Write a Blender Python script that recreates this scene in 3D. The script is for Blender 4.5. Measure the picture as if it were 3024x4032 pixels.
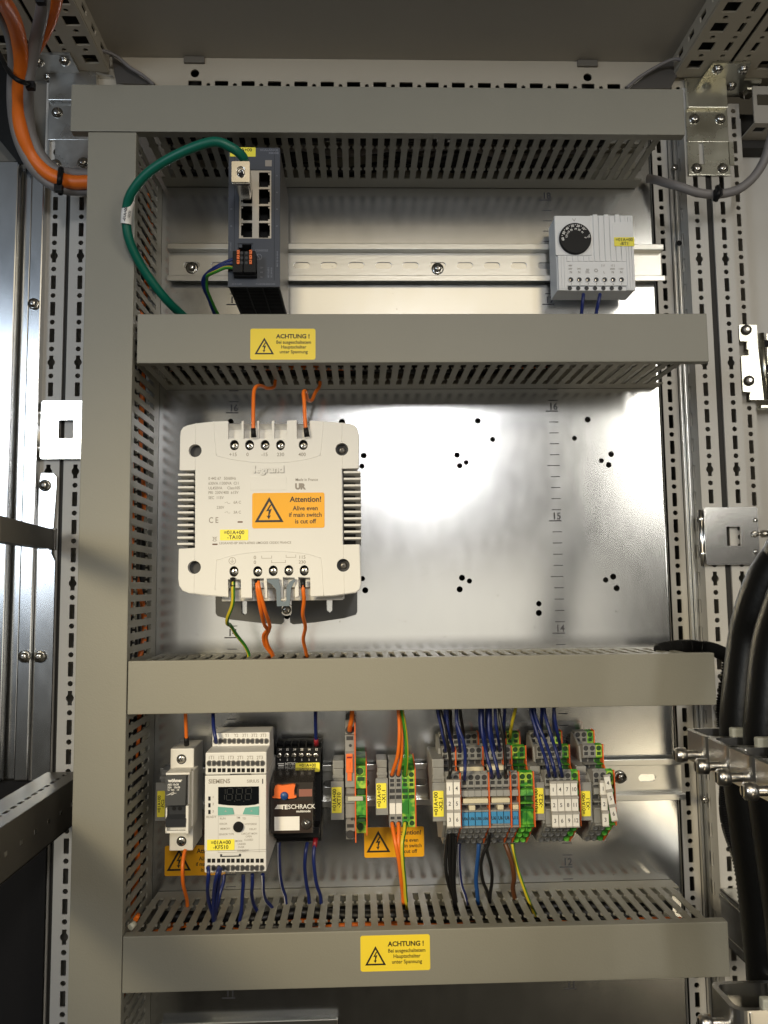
import bpy, bmesh, math, random
from math import sin, cos, pi, radians
from mathutils import Vector, Matrix
from mathutils.geometry import tessellate_polygon
random.seed(7)
S = 0.001                                   # everything below is measured in millimetres
scn = bpy.context.scene
COL = scn.collection
for o in list(bpy.data.objects): bpy.data.objects.remove(o)

# ------------------------------------------------------------------ camera
CAMP = Vector((-181.556, -718.739, 1442.074)); FOC = 3184.27
YAW, PIT, ROL = 0.0317321, 0.0931358, -0.0116904
def basis():
    f = Vector((sin(YAW)*cos(PIT), cos(YAW)*cos(PIT), sin(PIT)))
    r = Vector((cos(YAW), -sin(YAW), 0)); u = r.cross(f)
    return r*cos(ROL)+u*sin(ROL), f, -r*sin(ROL)+u*cos(ROL)
BR_, BF_, BU_ = basis()
cam = bpy.data.cameras.new('camera'); camo = bpy.data.objects.new('camera', cam); COL.objects.link(camo)
cam.sensor_fit = 'VERTICAL'; cam.sensor_height = 36; cam.lens = 36*FOC/4032
cam.clip_start = 0.02; cam.clip_end = 60
camo.matrix_world = Matrix.Translation(CAMP*S) @ Matrix((BR_, BU_, -BF_)).transposed().to_4x4()
scn.camera = camo

# ------------------------------------------------------------------ light
W = bpy.data.worlds.new('World'); scn.world = W; W.use_nodes = True
nt = W.node_tree; bg = nt.nodes['Background']
tc = nt.nodes.new('ShaderNodeTexCoord'); nz = nt.nodes.new('ShaderNodeTexNoise'); rp = nt.nodes.new('ShaderNodeValToRGB')
nz.inputs['Scale'].default_value = 2.2; nz.inputs['Detail'].default_value = 1.5
rp.color_ramp.elements[0].position = .40; rp.color_ramp.elements[0].color = (.05, .042, .03, 1)
rp.color_ramp.elements[1].position = .68; rp.color_ramp.elements[1].color = (.55, .47, .33, 1)
nt.links.new(tc.outputs['Generated'], nz.inputs['Vector']); nt.links.new(nz.outputs['Fac'], rp.inputs['Fac'])
nt.links.new(rp.outputs['Color'], bg.inputs['Color']); bg.inputs['Strength'].default_value = 0.09

def area(name, loc, target, sx, sy, power, color):
    l = bpy.data.lights.new(name, 'AREA'); l.shape = 'RECTANGLE'; l.size = sx*S; l.size_y = sy*S
    l.energy = power; l.color = color
    o = bpy.data.objects.new(name, l); COL.objects.link(o)
    o.location = Vector(loc)*S
    o.rotation_euler = (Vector(target)-Vector(loc)).to_track_quat('-Z', 'Y').to_euler()
    return o
WARM = (1.0, .84, .57); NEUT = (1.0, .93, .80); COOL = (.74, .86, 1.0)
area('ceiling_lamp', (20, -1450, 2460), (-130, 0, 1430), 1100, 760, 3.6, WARM)
area('plate_fill', (-60, -1760, 1345), (-150, 0, 1400), 1250, 330, 1.55, (1, .93, .78))  # added fill, brightens the level reflections in the plate
area('room_lamp', (8, -1720, 1905), (-125, 0, 1560), 100, 170, 3.9, (1, .98, .96))
area('side_lamp', (765, -1750, 2070), (80, 0, 1560), 100, 800, 3.2, (1, .95, .84))
area('window', (-1150, -1500, 1800), (-380, 0, 1560), 360, 600, 5.2, COOL)
area('side_lamp_ext', (1150, -1750, 2040), (150, 0, 1560), 420, 440, 3.6, (1, .95, .84))  # second panel added to widen the side light for latch and hinge
area('floor_bounce', (700, -1700, 740), (60, 0, 1250), 190, 420, 1.3, WARM)  # added light in place of the warm reflection off floor and wall
sp = bpy.data.lights.new('fill_spot', 'SPOT'); sp.energy = 66; sp.color = (1, .82, .48); sp.spot_size = radians(24); sp.spot_blend = 1; sp.shadow_soft_size = .14  # added fill spot; its soft cone leaves the lowest duct darker
spo = bpy.data.objects.new('fill_spot', sp); COL.objects.link(spo); spo.location = Vector((-900, -1350, 1750))*S
spo.rotation_euler = (Vector((-130, 0, 1300))-Vector((-900, -1350, 1750))).to_track_quat('-Z', 'Y').to_euler()
scn.view_settings.view_transform = 'Standard'; scn.view_settings.look = 'None'
scn.view_settings.gamma = 1; scn.view_settings.exposure = 0.12; scn.view_settings.use_curve_mapping = False

# ------------------------------------------------------------------ photo measuring
K = dict(TH=(2140,820,3.318),SW=(780,540,3.0725),TX=(650,1400,1.8435),B1=(550,2700,2.07375),B2=(1250,2700,2.07375),B3=(1900,2700,2.07375),
 T2=(1700,2800,4.1475),T3=(2060,2800,4.1475),CL=(2640,2750,4.3203),TL=(0,0,2.7644),TR=(2600,0,2.7642),BL=(0,2500,1.4446),BR=(2500,2500,1.4446),
 BR2=(2700,3250,2.8272),R1=(2300,1700,2.2113),R0=(2000,800,1.6201),HB=(2850,1200,4.4253),LP=(0,1900,2.458),LH=(100,1500,3.4033),
 L1=(0,800,1.508),C0=(0,0,1.508),C1=(1000,0,1.508),LA=(0,1700,2.2114),D=(0,0,0.5486),RU=(2100,1550,5.53),R18=(2000,0,1.6201),DX=(800,2350,5.53))
def ray(k, x, y):
    a, b, s = K[k]; px, py = a+x/s, b+y/s
    return BR_*((px-1512)/FOC) - BU_*((py-2016)/FOC) + BF_
def A(k, x, y, Y):                          # point of the plane Y = const seen at that spot of the photograph
    d = ray(k, x, y); return CAMP + d*((Y-CAMP.y)/d.y)
def AZ(k, x, y, Z):
    d = ray(k, x, y); return CAMP + d*((Z-CAMP.z)/d.z)
def AX(k, x, y, X):
    d = ray(k, x, y); return CAMP + d*((X-CAMP.x)/d.x)

# ------------------------------------------------------------------ materials
MATS = {}
def mat(name, col, rough=.5, metal=0, var=0, vscale=60, bump=0, bscale=400, coat=0, alpha=None, stretch=None, spec=None, rvar=0, trans=0, emis=None):
    if name in MATS: return MATS[name]
    m = bpy.data.materials.new(name); m.use_nodes = True; n = m.node_tree; b = n.nodes['Principled BSDF']
    b.inputs['Base Color'].default_value = (*col, 1); b.inputs['Roughness'].default_value = rough; b.inputs['Metallic'].default_value = metal
    if spec is not None: b.inputs['Specular IOR Level'].default_value = spec
    if coat: b.inputs['Coat Weight'].default_value = coat; b.inputs['Coat Roughness'].default_value = .08
    if trans: b.inputs['Transmission Weight'].default_value = trans
    if alpha is not None: b.inputs['Alpha'].default_value = alpha
    tcn = n.nodes.new('ShaderNodeTexCoord'); mp = n.nodes.new('ShaderNodeMapping'); n.links.new(tcn.outputs['Object'], mp.inputs['Vector'])
    if stretch: mp.inputs['Scale'].default_value = stretch
    if var or rvar:
        t = n.nodes.new('ShaderNodeTexNoise'); t.inputs['Scale'].default_value = vscale; t.inputs['Detail'].default_value = 5
        n.links.new(mp.outputs['Vector'], t.inputs['Vector'])
        if var:
            mx = n.nodes.new('ShaderNodeMixRGB'); mx.blend_type = 'MIX'; mx.inputs[1].default_value = (*[c*(1-var) for c in col], 1)
            mx.inputs[2].default_value = (*[min(1, c*(1+var)) for c in col], 1); n.links.new(t.outputs['Fac'], mx.inputs[0]); n.links.new(mx.outputs[0], b.inputs['Base Color'])
        if rvar:
            mr = n.nodes.new('ShaderNodeMapRange'); mr.inputs['From Min'].default_value = .3; mr.inputs['From Max'].default_value = .7
            mr.inputs['To Min'].default_value = max(.02, rough-rvar); mr.inputs['To Max'].default_value = rough+rvar
            n.links.new(t.outputs['Fac'], mr.inputs['Value']); n.links.new(mr.outputs[0], b.inputs['Roughness'])
    if bump:
        t2 = n.nodes.new('ShaderNodeTexNoise'); t2.inputs['Scale'].default_value = bscale; t2.inputs['Detail'].default_value = 3
        n.links.new(mp.outputs['Vector'], t2.inputs['Vector'])
        bp = n.nodes.new('ShaderNodeBump'); bp.inputs['Strength'].default_value = bump; bp.inputs['Distance'].default_value = .001
        n.links.new(t2.outputs['Fac'], bp.inputs['Height']); n.links.new(bp.outputs['Normal'], b.inputs['Normal'])
    MATS[name] = m; return m
M = dict(
 duct=mat('pvc_duct', (.245,.235,.195), .46, 0, .04, 30, .12, 900),
 paint=mat('painted_steel', (.55,.53,.49), .42, 0, .03, 25, .1, 1200),
 roofm=mat('roof_paint', (.42,.39,.34), .55, 0, .06, 10, .15, 900),
 beamp=mat('beam_paint', (.52,.47,.38), .5, 0, .04, 20, .1, 900),
 galv=mat('galvanised_sheet', (.62,.63,.64), .215, 1, .04, 90, 0, 700, rvar=.012, stretch=(1,1,.45)),
 galv2=mat('galvanised_rail', (.64,.64,.62), .3, 1, .05, 80, .06, 500, stretch=(.2,1,1)),
 zinc=mat('zinc_plate', (.62,.61,.58), .3, 1, .12, 40, .02, 300, rvar=.08),
 yzinc=mat('yellow_zinc', (.66,.66,.58), .28, 1, .12, 30, .02, 300, rvar=.08),
 chrome=mat('bright_zinc', (.80,.80,.80), .16, 1, .05, 60, .015, 300),
 steel=mat('screw_steel', (.6,.58,.54), .22, 1, .1, 300),
 dullm=mat('dull_rail', (.13,.12,.105), .5, .6, .1, 60),
 roofshade=mat('shaded_roof_paint', (.17,.155,.13), .55),  # roof paint with shade put into a darker colour
 dsteel=mat('dark_steel', (.18,.17,.16), .4, .8),
 black=mat('black_plastic', (.010,.010,.011), .45, spec=.2),
 rubber=mat('black_rubber', (.006,.006,.006), .40, 0, bump=.15, bscale=300, spec=.3),
 seal=mat('rubber_seal', (.02,.018,.016), .7),
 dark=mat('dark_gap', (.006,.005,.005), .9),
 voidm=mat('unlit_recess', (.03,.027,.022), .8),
 yel=mat('label_yellow', (.93,.70,.045), .38, 0, .03, 40),
 yel2=mat('marker_yellow', (.93,.82,.07), .45),
 ora=mat('label_orange', (.88,.42,.01), .35, 0, .03, 40),
 ink=mat('ink', (.015,.012,.01), .5),
 inkg=mat('grey_print', (.30,.27,.24), .6),
 inkp=mat('plate_print', (.05,.05,.06), .5),
 white=mat('white_plastic', (.78,.76,.72), .42, 0, .02, 40, .05, 800),
 cream=mat('cream_plastic', (.72,.71,.69), .45, 0, .02, 40, .05, 800),
 tagw=mat('white_tag', (.85,.83,.80), .5),
 ltgrey=mat('light_grey_plastic', (.80,.80,.80), .45, 0, .02, 40),
 gtag=mat('grey_tag_edge', (.42,.40,.38), .5),
 tgrey=mat('terminal_grey', (.27,.27,.265), .5, 0, .04, 60),
 tdark=mat('terminal_recess', (.035,.036,.04), .6),
 tlow=mat('terminal_lower_grey', (.10,.105,.115), .55),
 beige=mat('beige_jumper', (.68,.62,.46), .5),
 tblue=mat('blue_marker', (.05,.27,.55), .5),
 torange=mat('orange_plate', (.75,.13,.02), .5),
 sworange=mat('orange_lever', (.85,.17,.03), .45),
 tgreen=mat('terminal_green', (.05,.30,.03), .5),
 tgl=mat('terminal_lime', (.30,.58,.06), .5),
 gdark=mat('green_recess', (.01,.06,.012), .6),
 swgrey=mat('switch_slate', (.07,.077,.095), .5, 0, .03, 60, spec=.3),
 swside=mat('switch_metal_side', (.14,.13,.12), .45, .5),
 swwin=mat('port_frame', (.50,.46,.40), .42, .55),
 print_=mat('pale_print', (.20,.21,.25), .6),
 teal=mat('teal_button', (.15,.42,.36), .4),
 lcd=mat('display_glass', (.006,.007,.009), .12, coat=.5),
 seg=mat('display_segment', (.014,.015,.016), .5),
 smoke=mat('smoked_cover', (.045,.034,.03), .12, coat=.6),
 relayc=mat('relay_cover', (.045,.04,.037), .16, coat=.6),
 coil=mat('relay_coil', (.30,.13,.10), .3),
 darkgrey=mat('dark_grey_plastic', (.028,.03,.035), .45),
 tealcab=mat('teal_jacket', (0.0,.115,.075), .42),
 wor=mat('wire_orange', (.80,.17,.015), .42),
 wblue=mat('wire_blue', (.008,.018,.12), .4),
 wlblue=mat('wire_light_blue', (.01,.06,.22), .4),
 wblack=mat('wire_black', (.008,.008,.009), .4),
 wwhite=mat('wire_white', (.65,.65,.68), .4),
 wbrown=mat('wire_brown', (.10,.035,.012), .4),
 wgreen=mat('wire_green', (.035,.22,.02), .4),
 wyel=mat('wire_yellow', (.62,.50,.03), .4),
 wred=mat('wire_red', (.25,.01,.02), .4),
 wgrey=mat('wire_grey', (.20,.185,.18), .5),
 bluegrey=mat('blue_grey_plastic', (.13,.17,.21), .5),
 base=mat('transformer_base', (.10,.10,.10), .45, .2),
 clampw=mat('clamp_pad', (.52,.51,.42), .55),
)
# faint specks and wipe marks of its own on the galvanised plate
def speckle(m):
    n = m.node_tree; b = n.nodes['Principled BSDF']; src = b.inputs['Base Color'].links[0].from_socket
    tcn = n.nodes.new('ShaderNodeTexCoord'); t = n.nodes.new('ShaderNodeTexNoise'); t.inputs['Scale'].default_value = 330; t.inputs['Detail'].default_value = 1
    r = n.nodes.new('ShaderNodeValToRGB'); r.color_ramp.elements[0].position = .77; r.color_ramp.elements[1].position = .82
    mx = n.nodes.new('ShaderNodeMixRGB'); mx.inputs[2].default_value = (.36,.35,.34,1)
    n.links.new(tcn.outputs['Object'], t.inputs['Vector']); n.links.new(t.outputs['Fac'], r.inputs['Fac']); n.links.new(r.outputs['Color'], mx.inputs[0])
    n.links.new(src, mx.inputs[1]); n.links.new(mx.outputs[0], b.inputs['Base Color'])
speckle(M['galv'])
def marble(m, a, b_):
    n = m.node_tree; b = n.nodes['Principled BSDF']; t = n.nodes.new('ShaderNodeTexNoise'); t.inputs['Scale'].default_value = 150; t.inputs['Detail'].default_value = 2
    g = n.nodes.new('ShaderNodeNewGeometry'); r = n.nodes.new('ShaderNodeValToRGB'); r.color_ramp.elements[0].position = .44; r.color_ramp.elements[0].color = (*a, 1); r.color_ramp.elements[1].position = .58; r.color_ramp.elements[1].color = (*b_, 1)
    n.links.new(g.outputs['Position'], t.inputs['Vector']); n.links.new(t.outputs['Fac'], r.inputs['Fac']); n.links.new(r.outputs['Color'], b.inputs['Base Color'])
marble(M['tgl'], (.05,.30,.03), (.42,.62,.07)); marble(M['tgreen'], (.02,.20,.02), (.12,.42,.04))

# ------------------------------------------------------------------ mesh helpers
class Fr:                                    # local frame: u, v in the plane, n towards the viewer / outwards
    def __init__(s, o, u, v, n): s.o, s.u, s.v, s.n = Vector(o), Vector(u).normalized(), Vector(v).normalized(), Vector(n).normalized()
    def __call__(s, a, b, c=0): return s.o + s.u*a + s.v*b + s.n*c
def front(x=0, y=0, z=0, rot=0):
    c, s_ = cos(rot), sin(rot)
    return Fr((x, y, z), (c, 0, s_), (-s_, 0, c), (0, -1, 0))
def hor(x=0, y=0, z=0, up=1): return Fr((x, y, z), (1, 0, 0), (0, 1, 0), (0, 0, up))
def sideX(x=0, y=0, z=0, s_=1): return Fr((x, y, z), (0, 1, 0), (0, 0, 1), (s_, 0, 0))
_txt = {}
def text_mesh(s, bold):
    k = (s, bold)
    if k not in _txt:
        cu = bpy.data.curves.new('t', 'FONT'); cu.body = s; cu.size = 1; cu.align_x = 'CENTER'; cu.resolution_u = 3; cu.offset = bold+.012
        ob = bpy.data.objects.new('t', cu); COL.objects.link(ob)
        dg = bpy.context.evaluated_depsgraph_get(); dg.update()
        me = bpy.data.meshes.new_from_object(ob.evaluated_get(dg))
        vs = [(v.co.x, v.co.y) for v in me.vertices]; fs = [tuple(p.vertices) for p in me.polygons]
        bpy.data.objects.remove(ob); bpy.data.curves.remove(cu); bpy.data.meshes.remove(me)
        _txt[k] = (vs, fs)
    return _txt[k]
class MB:
    def __init__(s): s.v = []; s.f = []; s.m = []; s.sm = []
    def add(s, vs, fs, mi=0, smooth=False):
        n = len(s.v); s.v += [Vector(v) for v in vs]
        for f in fs: s.f.append(tuple(i+n for i in f)); s.m.append(mi); s.sm.append(smooth)
    def box(s, x0, x1, y0, y1, z0, z1, mi=0, c=0):
        if x0 > x1: x0, x1 = x1, x0
        if y0 > y1: y0, y1 = y1, y0
        if z0 > z1: z0, z1 = z1, z0
        s.fbox(Fr((0,0,0), (1,0,0), (0,1,0), (0,0,1)), x0, x1, y0, y1, z0, z1, mi, c)
        return s
    def fbox(s, fr, a0, a1, b0, b1, c0, c1, mi=0, c=0):
        if c <= 0:
            vs = [fr(a, b, d) for a in (a0, a1) for b in (b0, b1) for d in (c0, c1)]
            s.add(vs, [(0,1,3,2),(4,6,7,5),(0,4,5,1),(2,3,7,6),(0,2,6,4),(1,5,7,3)], mi)
        else:
            bm = bmesh.new(); bmesh.ops.create_cube(bm, size=1)
            for v in bm.verts: v.co = Vector(((a0+a1)/2+v.co.x*(a1-a0), (b0+b1)/2+v.co.y*(b1-b0), (c0+c1)/2+v.co.z*(c1-c0)))
            bmesh.ops.bevel(bm, geom=bm.edges[:], offset=min(c, (a1-a0)*.45, (b1-b0)*.45, (c1-c0)*.45), segments=2, profile=.6, affect='EDGES')
            bm.verts.index_update()
            s.add([fr(*v.co) for v in bm.verts], [tuple(v.index for v in f.verts) for f in bm.faces], mi); bm.free()
        return s
    def prism(s, fr, poly, c0, c1, mi=0, holes=(), mside=None):
        loops = [list(poly)]+[list(h) for h in holes]
        flat = [p for l in loops for p in l]
        tr = tessellate_polygon([[Vector((p[0], p[1], 0)) for p in l] for l in loops])
        n = len(flat)
        vs = [fr(p[0], p[1], c0) for p in flat]+[fr(p[0], p[1], c1) for p in flat]
        fs = [tuple(t) for t in tr]+[tuple(i+n for i in t) for t in tr]
        s.add(vs, fs, mi)
        k = 0; sf = []
        for l in loops:
            L = len(l)
            for i in range(L): j = (i+1) % L; sf.append((k+i, k+j, k+j+n, k+i+n))
            k += L
        b = len(s.v)-2*n
        for f in sf: s.f.append(tuple(i+b for i in f)); s.m.append(mi if mside is None else mside); s.sm.append(False)
        return s
    def tube(s, pts, r, mi=0, n=10, stripe=None, sub=6, smooth=True, twist=0, caps=True, rf=None, ph=0):
        P = [Vector(p) for p in pts]
        if sub > 1 and len(P) > 2:
            Q = [P[0]*2-P[1]]+P+[P[-1]*2-P[-2]]; out = []
            for i in range(1, len(Q)-2):
                a, b, c, d = Q[i-1:i+3]
                for k in range(sub):
                    t = k/sub
                    out.append(.5*((2*b)+(c-a)*t+(2*a-5*b+4*c-d)*t*t+(3*b-a-3*c+d)*t**3))
            out.append(P[-1]); P = out
        T = [(P[min(i+1, len(P)-1)]-P[max(i-1, 0)]).normalized() for i in range(len(P))]
        u = T[0].cross(Vector((0, 1, 0.01))); u = u.normalized() if u.length > 1e-3 else Vector((1, 0, 0))
        if stripe:
            u = Vector((.25, -1, .15)); u = (u-T[0]*u.dot(T[0])).normalized(); ph = 0
        vs = []
        for i, p in enumerate(P):
            u = (u-T[i]*u.dot(T[i])).normalized(); w = T[i].cross(u)
            rr = r*(rf(i/(len(P)-1)) if rf else 1)
            for k in range(n):
                a = 2*pi*k/n+twist*i+ph; vs.append(p+u*(cos(a)*rr)+w*(sin(a)*rr))
        b = len(s.v); s.v += vs
        for i in range(len(P)-1):
            for k in range(n):
                k2 = (k+1) % n
                s.f.append((b+i*n+k, b+i*n+k2, b+(i+1)*n+k2, b+(i+1)*n+k)); s.sm.append(smooth)
                s.m.append(stripe(k, i) if stripe else mi)
        if caps:
            s.f.append(tuple(b+k for k in range(n))); s.m.append(mi); s.sm.append(False)
            s.f.append(tuple(b+(len(P)-1)*n+k for k in range(n))); s.m.append(mi); s.sm.append(False)
        return s
    def cyl(s, p0, p1, r, mi=0, n=20, r2=None, smooth=True):
        p0, p1 = Vector(p0), Vector(p1)
        return s.lathe(p0, (p1-p0), [(0, 0), (r, 0), (r if r2 is None else r2, (p1-p0).length), (0, (p1-p0).length)], mi, n, smooth)
    def lathe(s, o, d, prof, mi=0, n=20, smooth=True):
        o = Vector(o); d = Vector(d).normalized(); u = d.cross(Vector((0, 0, 1)))
        u = u.normalized() if u.length > 1e-3 else Vector((1, 0, 0)); w = d.cross(u); b = len(s.v)
        for r, h in prof:
            for k in range(n):
                a = 2*pi*k/n; s.v.append(o+d*h+u*(cos(a)*max(r, 1e-4))+w*(sin(a)*max(r, 1e-4)))
        for i in range(len(prof)-1):
            flat = abs(prof[i][1]-prof[i+1][1]) < 1e-6 or abs(prof[i][0]-prof[i+1][0]) < 1e-6
            for k in range(n):
                k2 = (k+1) % n; s.f.append((b+i*n+k, b+i*n+k2, b+(i+1)*n+k2, b+(i+1)*n+k)); s.m.append(mi)
                s.sm.append(smooth and not (abs(prof[i][1]-prof[i+1][1]) < 1e-6))
        return s
    def text(s, t, fr, size, mi=0, bold=0, th=.05, sx=1, align='C'):
        vs, fs = text_mesh(t, bold)
        if not vs: return s
        off = 0
        if align == 'L': off = -min(v[0] for v in vs)
        if align == 'R': off = -max(v[0] for v in vs)
        size *= 1.18
        s.add([fr((v[0]+off)*size*sx, v[1]*size, th) for v in vs], fs, mi); return s
def rrect(w, h, r=1, cx=0, cy=0, n=4):
    out = []
    for (sx, sy, a0) in ((1,1,0),(-1,1,90),(-1,-1,180),(1,-1,270)):
        for k in range(n+1):
            a = radians(a0+90*k/n); out.append((cx+sx*(w/2-r)+r*cos(a), cy+sy*(h/2-r)+r*sin(a)))
    return out
def circ(cx, cy, r, n=16): return [(cx+r*cos(2*pi*k/n), cy+r*sin(2*pi*k/n)) for k in range(n)]
def rect(x0, x1, y0, y1): return [(x0, y0), (x1, y0), (x1, y1), (x0, y1)]

def finish(mb, name, mats, origin):
    me = bpy.data.meshes.new(name)
    me.from_pydata([tuple((v-origin)*S) for v in mb.v], [], mb.f)
    mats = mats if isinstance(mats, (list, tuple)) else [mats]
    for m in mats: me.materials.append(M[m] if isinstance(m, str) else m)
    me.polygons.foreach_set('material_index', [min(i, len(mats)-1) for i in mb.m]); me.polygons.foreach_set('use_smooth', mb.sm)
    bm = bmesh.new(); bm.from_mesh(me); bmesh.ops.recalc_face_normals(bm, faces=bm.faces); bm.to_mesh(me); bm.free()
    me.update(); return me
ORG = {}
def props(o, label=None, cat=None, group=None, kind=None):
    if label: o['label'] = label
    if cat: o['category'] = cat
    if group: o['group'] = group
    if kind: o['kind'] = kind
    return o
def thing(name, label, cat, loc, group=None):
    o = bpy.data.objects.new(name, None); COL.objects.link(o); o.empty_display_size = .01
    o.location = Vector(loc)*S; ORG[o.name] = Vector(loc)
    return props(o, label, cat, group)
def part(mb, name, mats, parent, label=None):
    org = ORG[parent.name]
    o = bpy.data.objects.new(name, finish(mb, name, mats, org)); COL.objects.link(o); o.parent = parent
    ORG[o.name] = org
    if label: o['label'] = label
    return o
def solo(mb, name, mats, label, cat, group=None, kind=None):
    c = sum(mb.v, Vector())/len(mb.v)
    o = bpy.data.objects.new(name, finish(mb, name, mats, c)); COL.objects.link(o); o.location = c*S; ORG[o.name] = c
    return props(o, label, cat, group, kind)
def struct(mb, name, mats): return solo(mb, name, mats, None, None, None, 'structure')
def dup(root, d, label, group=None):
    def rec(o, par):
        c = o.copy(); COL.objects.link(c)
        if par: c.parent = par
        for ch in o.children: rec(ch, c)
        return c
    r = rec(root, None); r.location = root.location + Vector(d)*S; r['label'] = label; ORG[r.name] = ORG[root.name]+Vector(d)
    if group: r['group'] = group
    return r

def screw(mb, p, d=(0,-1,0), r=3.5, h=2, mi=0, mr=1, kind='cross', rot=.3):
    d = Vector(d).normalized(); p = Vector(p)
    mb.lathe(p, d, [(r, 0), (r, h*.35), (r*.86, h*.75), (r*.55, h), (0, h*1.02)], mi, 20)
    u = d.cross(Vector((0, 0, 1))); u = u.normalized() if u.length > .01 else Vector((1, 0, 0)); w = d.cross(u)
    fr = Fr(p+d*h, u*cos(rot)+w*sin(rot), w*cos(rot)-u*sin(rot), d)
    if kind == 'cross':
        mb.fbox(fr, -r*.5, r*.5, -r*.11, r*.11, -.3, .14, mr); mb.fbox(fr, -r*.11, r*.11, -r*.5, r*.5, -.3, .16, mr)
    else:
        mb.prism(fr, circ(0, 0, r*.34, 6), -.3, .12, mr)
# ================================================================== the cabinet
PX0, PX1 = -405, 98
def plate_holes():
    hs = []
    for k, x, y, r in (('R1',235,195,5.2),('R1',150,252,4.6),('R1',214,288,5.2),('R1',253,1262,5.4),('R1',188,1290,4.8),('R1',283,1362,5.4),
        ('RU',1185,565,0),('RU',897,972,1)):
        if k == 'RU': r = 2.7 if r == 0 else 2.3
        else: r = r/2
        p = A(k, x, y, 0); hs.append((p.x, p.z, r))
    for x, y, r in ((1032,909,2.7),(1064,949,2.3),(987,983,2.7),(1007,999,2.4),(993,1006,2.6),(998,1248,2.7),(1014,1255,2.3),(993,1273,2.7),
                    (1164,1304,2.4),(1164,1324,2.7),(786,984,2.7),(782,1007,2.4),(783,1250,2.3),(789,1275,2.7),(739,911,2.7),(498,911,2.7),(620,1331,2.7)):
        p = A('D', x, y, 0); hs.append((p.x, p.z, r))
    return hs
mb = MB()
hs = plate_holes()
mb.prism(front(0, 2.5, 0), rect(PX0, PX1-4, 900, 1900), 0, 2.5, 0, [circ(x, z, r, 18) for x, z, r in hs])
mb.tube([(PX1-4, 3, 900), (PX1-4, 3, 1900)], 3, 0, 14, sub=1)
mb.box(PX1-2.6, PX1-1, 3, 20, 900, 1900)
mb.box(PX0-1.5, PX0, 0, 20, 900, 1900)
plate = solo(mb, 'mounting_plate', ['galv'], 'large galvanised steel mounting plate behind everything, with drilled holes and printed ruler marks', 'mounting plate')
# ruler printing
mb = MB()
def ruler(xr, lo, hi):
    for t in range(lo*10, hi*10+1):
        z = t*10/1.0
        x1 = xr(z); big = t % 10 == 0; five = t % 5 == 0
        L = 11.2 if (big or five) else 8.4
        mb.box(x1-L, x1, -.06, 0.01, z-(.55 if big else .38), z+(.55 if big else .38))
        if big: mb.text(str(t//10), front(x1-4.2, -.02, z+1.4), 7.2, 0, .012, .05, .95)
ruler(lambda z: .6, 11, 18)
part(mb, 'ruler_print', ['inkp'], plate); mb = MB(); ruler(lambda z: -288.6, 11, 18)
part(mb, 'ruler_print', ['inkp'], plate)

def pillar(x0, x1, sidex, name, label, flange, slotx, fslotx, zt=1917, zb=900, phase=0):
    """perforated frame post: front face x0..x1 at Y=9, stepped flange at Y=34"""
    root = thing(name, label, 'frame post', ((x0+x1)/2, 20, zb))
    Yf, Yb = 8, 33
    def holes(cx, z0, z1, key=True, w=4.6):
        hs = []; k = 0
        z = 900+phase
        while z < z1-14:
            if z > z0+9:
                if key and k % 4 == 1:
                    hs.append([(cx-w*.42, z+6.3), (cx-w*.42, z+3.2)]+[(cx+3.5*cos(a), z+3.5*sin(a)) for a in [radians(q) for q in (130,155,180,205,230)]]+[(cx-w*.42, z-3.2), (cx-w*.42, z-6.3),
                        (cx+w*.42, z-6.3), (cx+w*.42, z-3.2)]+[(cx+3.5*cos(a), z+3.5*sin(a)) for a in [radians(q) for q in (310,335,0,25,50)]]+[(cx+w*.42, z+3.2), (cx+w*.42, z+6.3)])
                else: hs.append(rrect(w, 13, .6, cx, z, 1))
                hs.append(circ(cx, z+12.5, 2.35, 12))
            z += 25; k += 1
        return hs
    mb = MB(); mb.prism(front(0, Yf+1.5, 0), rect(x0, x1, zb, zt), 0, 1.5, 0, holes(slotx, zb, zt)); part(mb, 'front_face', ['paint'], root)
    mb = MB()
    mb.prism(sideX(x0), rect(Yf+1.5, Yb+20, zb, zt), 0, 1.4, 0, [rrect(4.4, 12.5, .6, 22, 900+phase+25*k, 1) for k in range(1, int((zt-zb)/25)-1)]); mb.box(x1-1.4, x1, Yf+1.5, Yb+20, zb, zt)
    sx = min(x0, x1)+.7
    mb.box(x0+1.4, x1-1.4, Yb+18, Yb+20, zb, zt)
    part(mb, 'side_web', ['paint'], root)
    if flange:
        f0, f1 = flange
        mb = MB(); mb.prism(front(0, Yb+1.5, 0), rect(f0, f1, zb, zt), 0, 1.5, 0, holes(fslotx, zb, zt, False, 4.4)); part(mb, 'rear_flange', ['paint'], root)
    return root
pillar(132.6, 151.1, 0, 'frame_post', 'pale perforated frame post right of the mounting plate, left of the black seam', (110.6, 125.5), 141.5, 117.6, phase=21.7)
pillar(157, 174.9, 0, 'frame_post', 'pale perforated frame post right of the black seam on the right side', (186.5, 200), 166.6, 194, phase=21.7)
pillar(-470, -449.2, 0, 'frame_post', 'pale perforated frame post left of the black seam at the left edge', (-491, -480), -459, -485.5, phase=24)
pillar(-445.5, -424, 0, 'frame_post', 'pale perforated frame post between the left black seam and the vertical duct', None, -435, 0, phase=24)
mb = MB(); mb.box(151.3, 156.8, 10, 30, 900, 1917); solo(mb, 'door_seal', ['seal'], 'black rubber seam between the two right perforated frame posts', 'seal')
mb = MB(); mb.box(-449.4, -445.8, 10, 30, 900, 1917); solo(mb, 'door_seal', ['seal'], 'black rubber seam between the two left perforated frame posts', 'seal')
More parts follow.
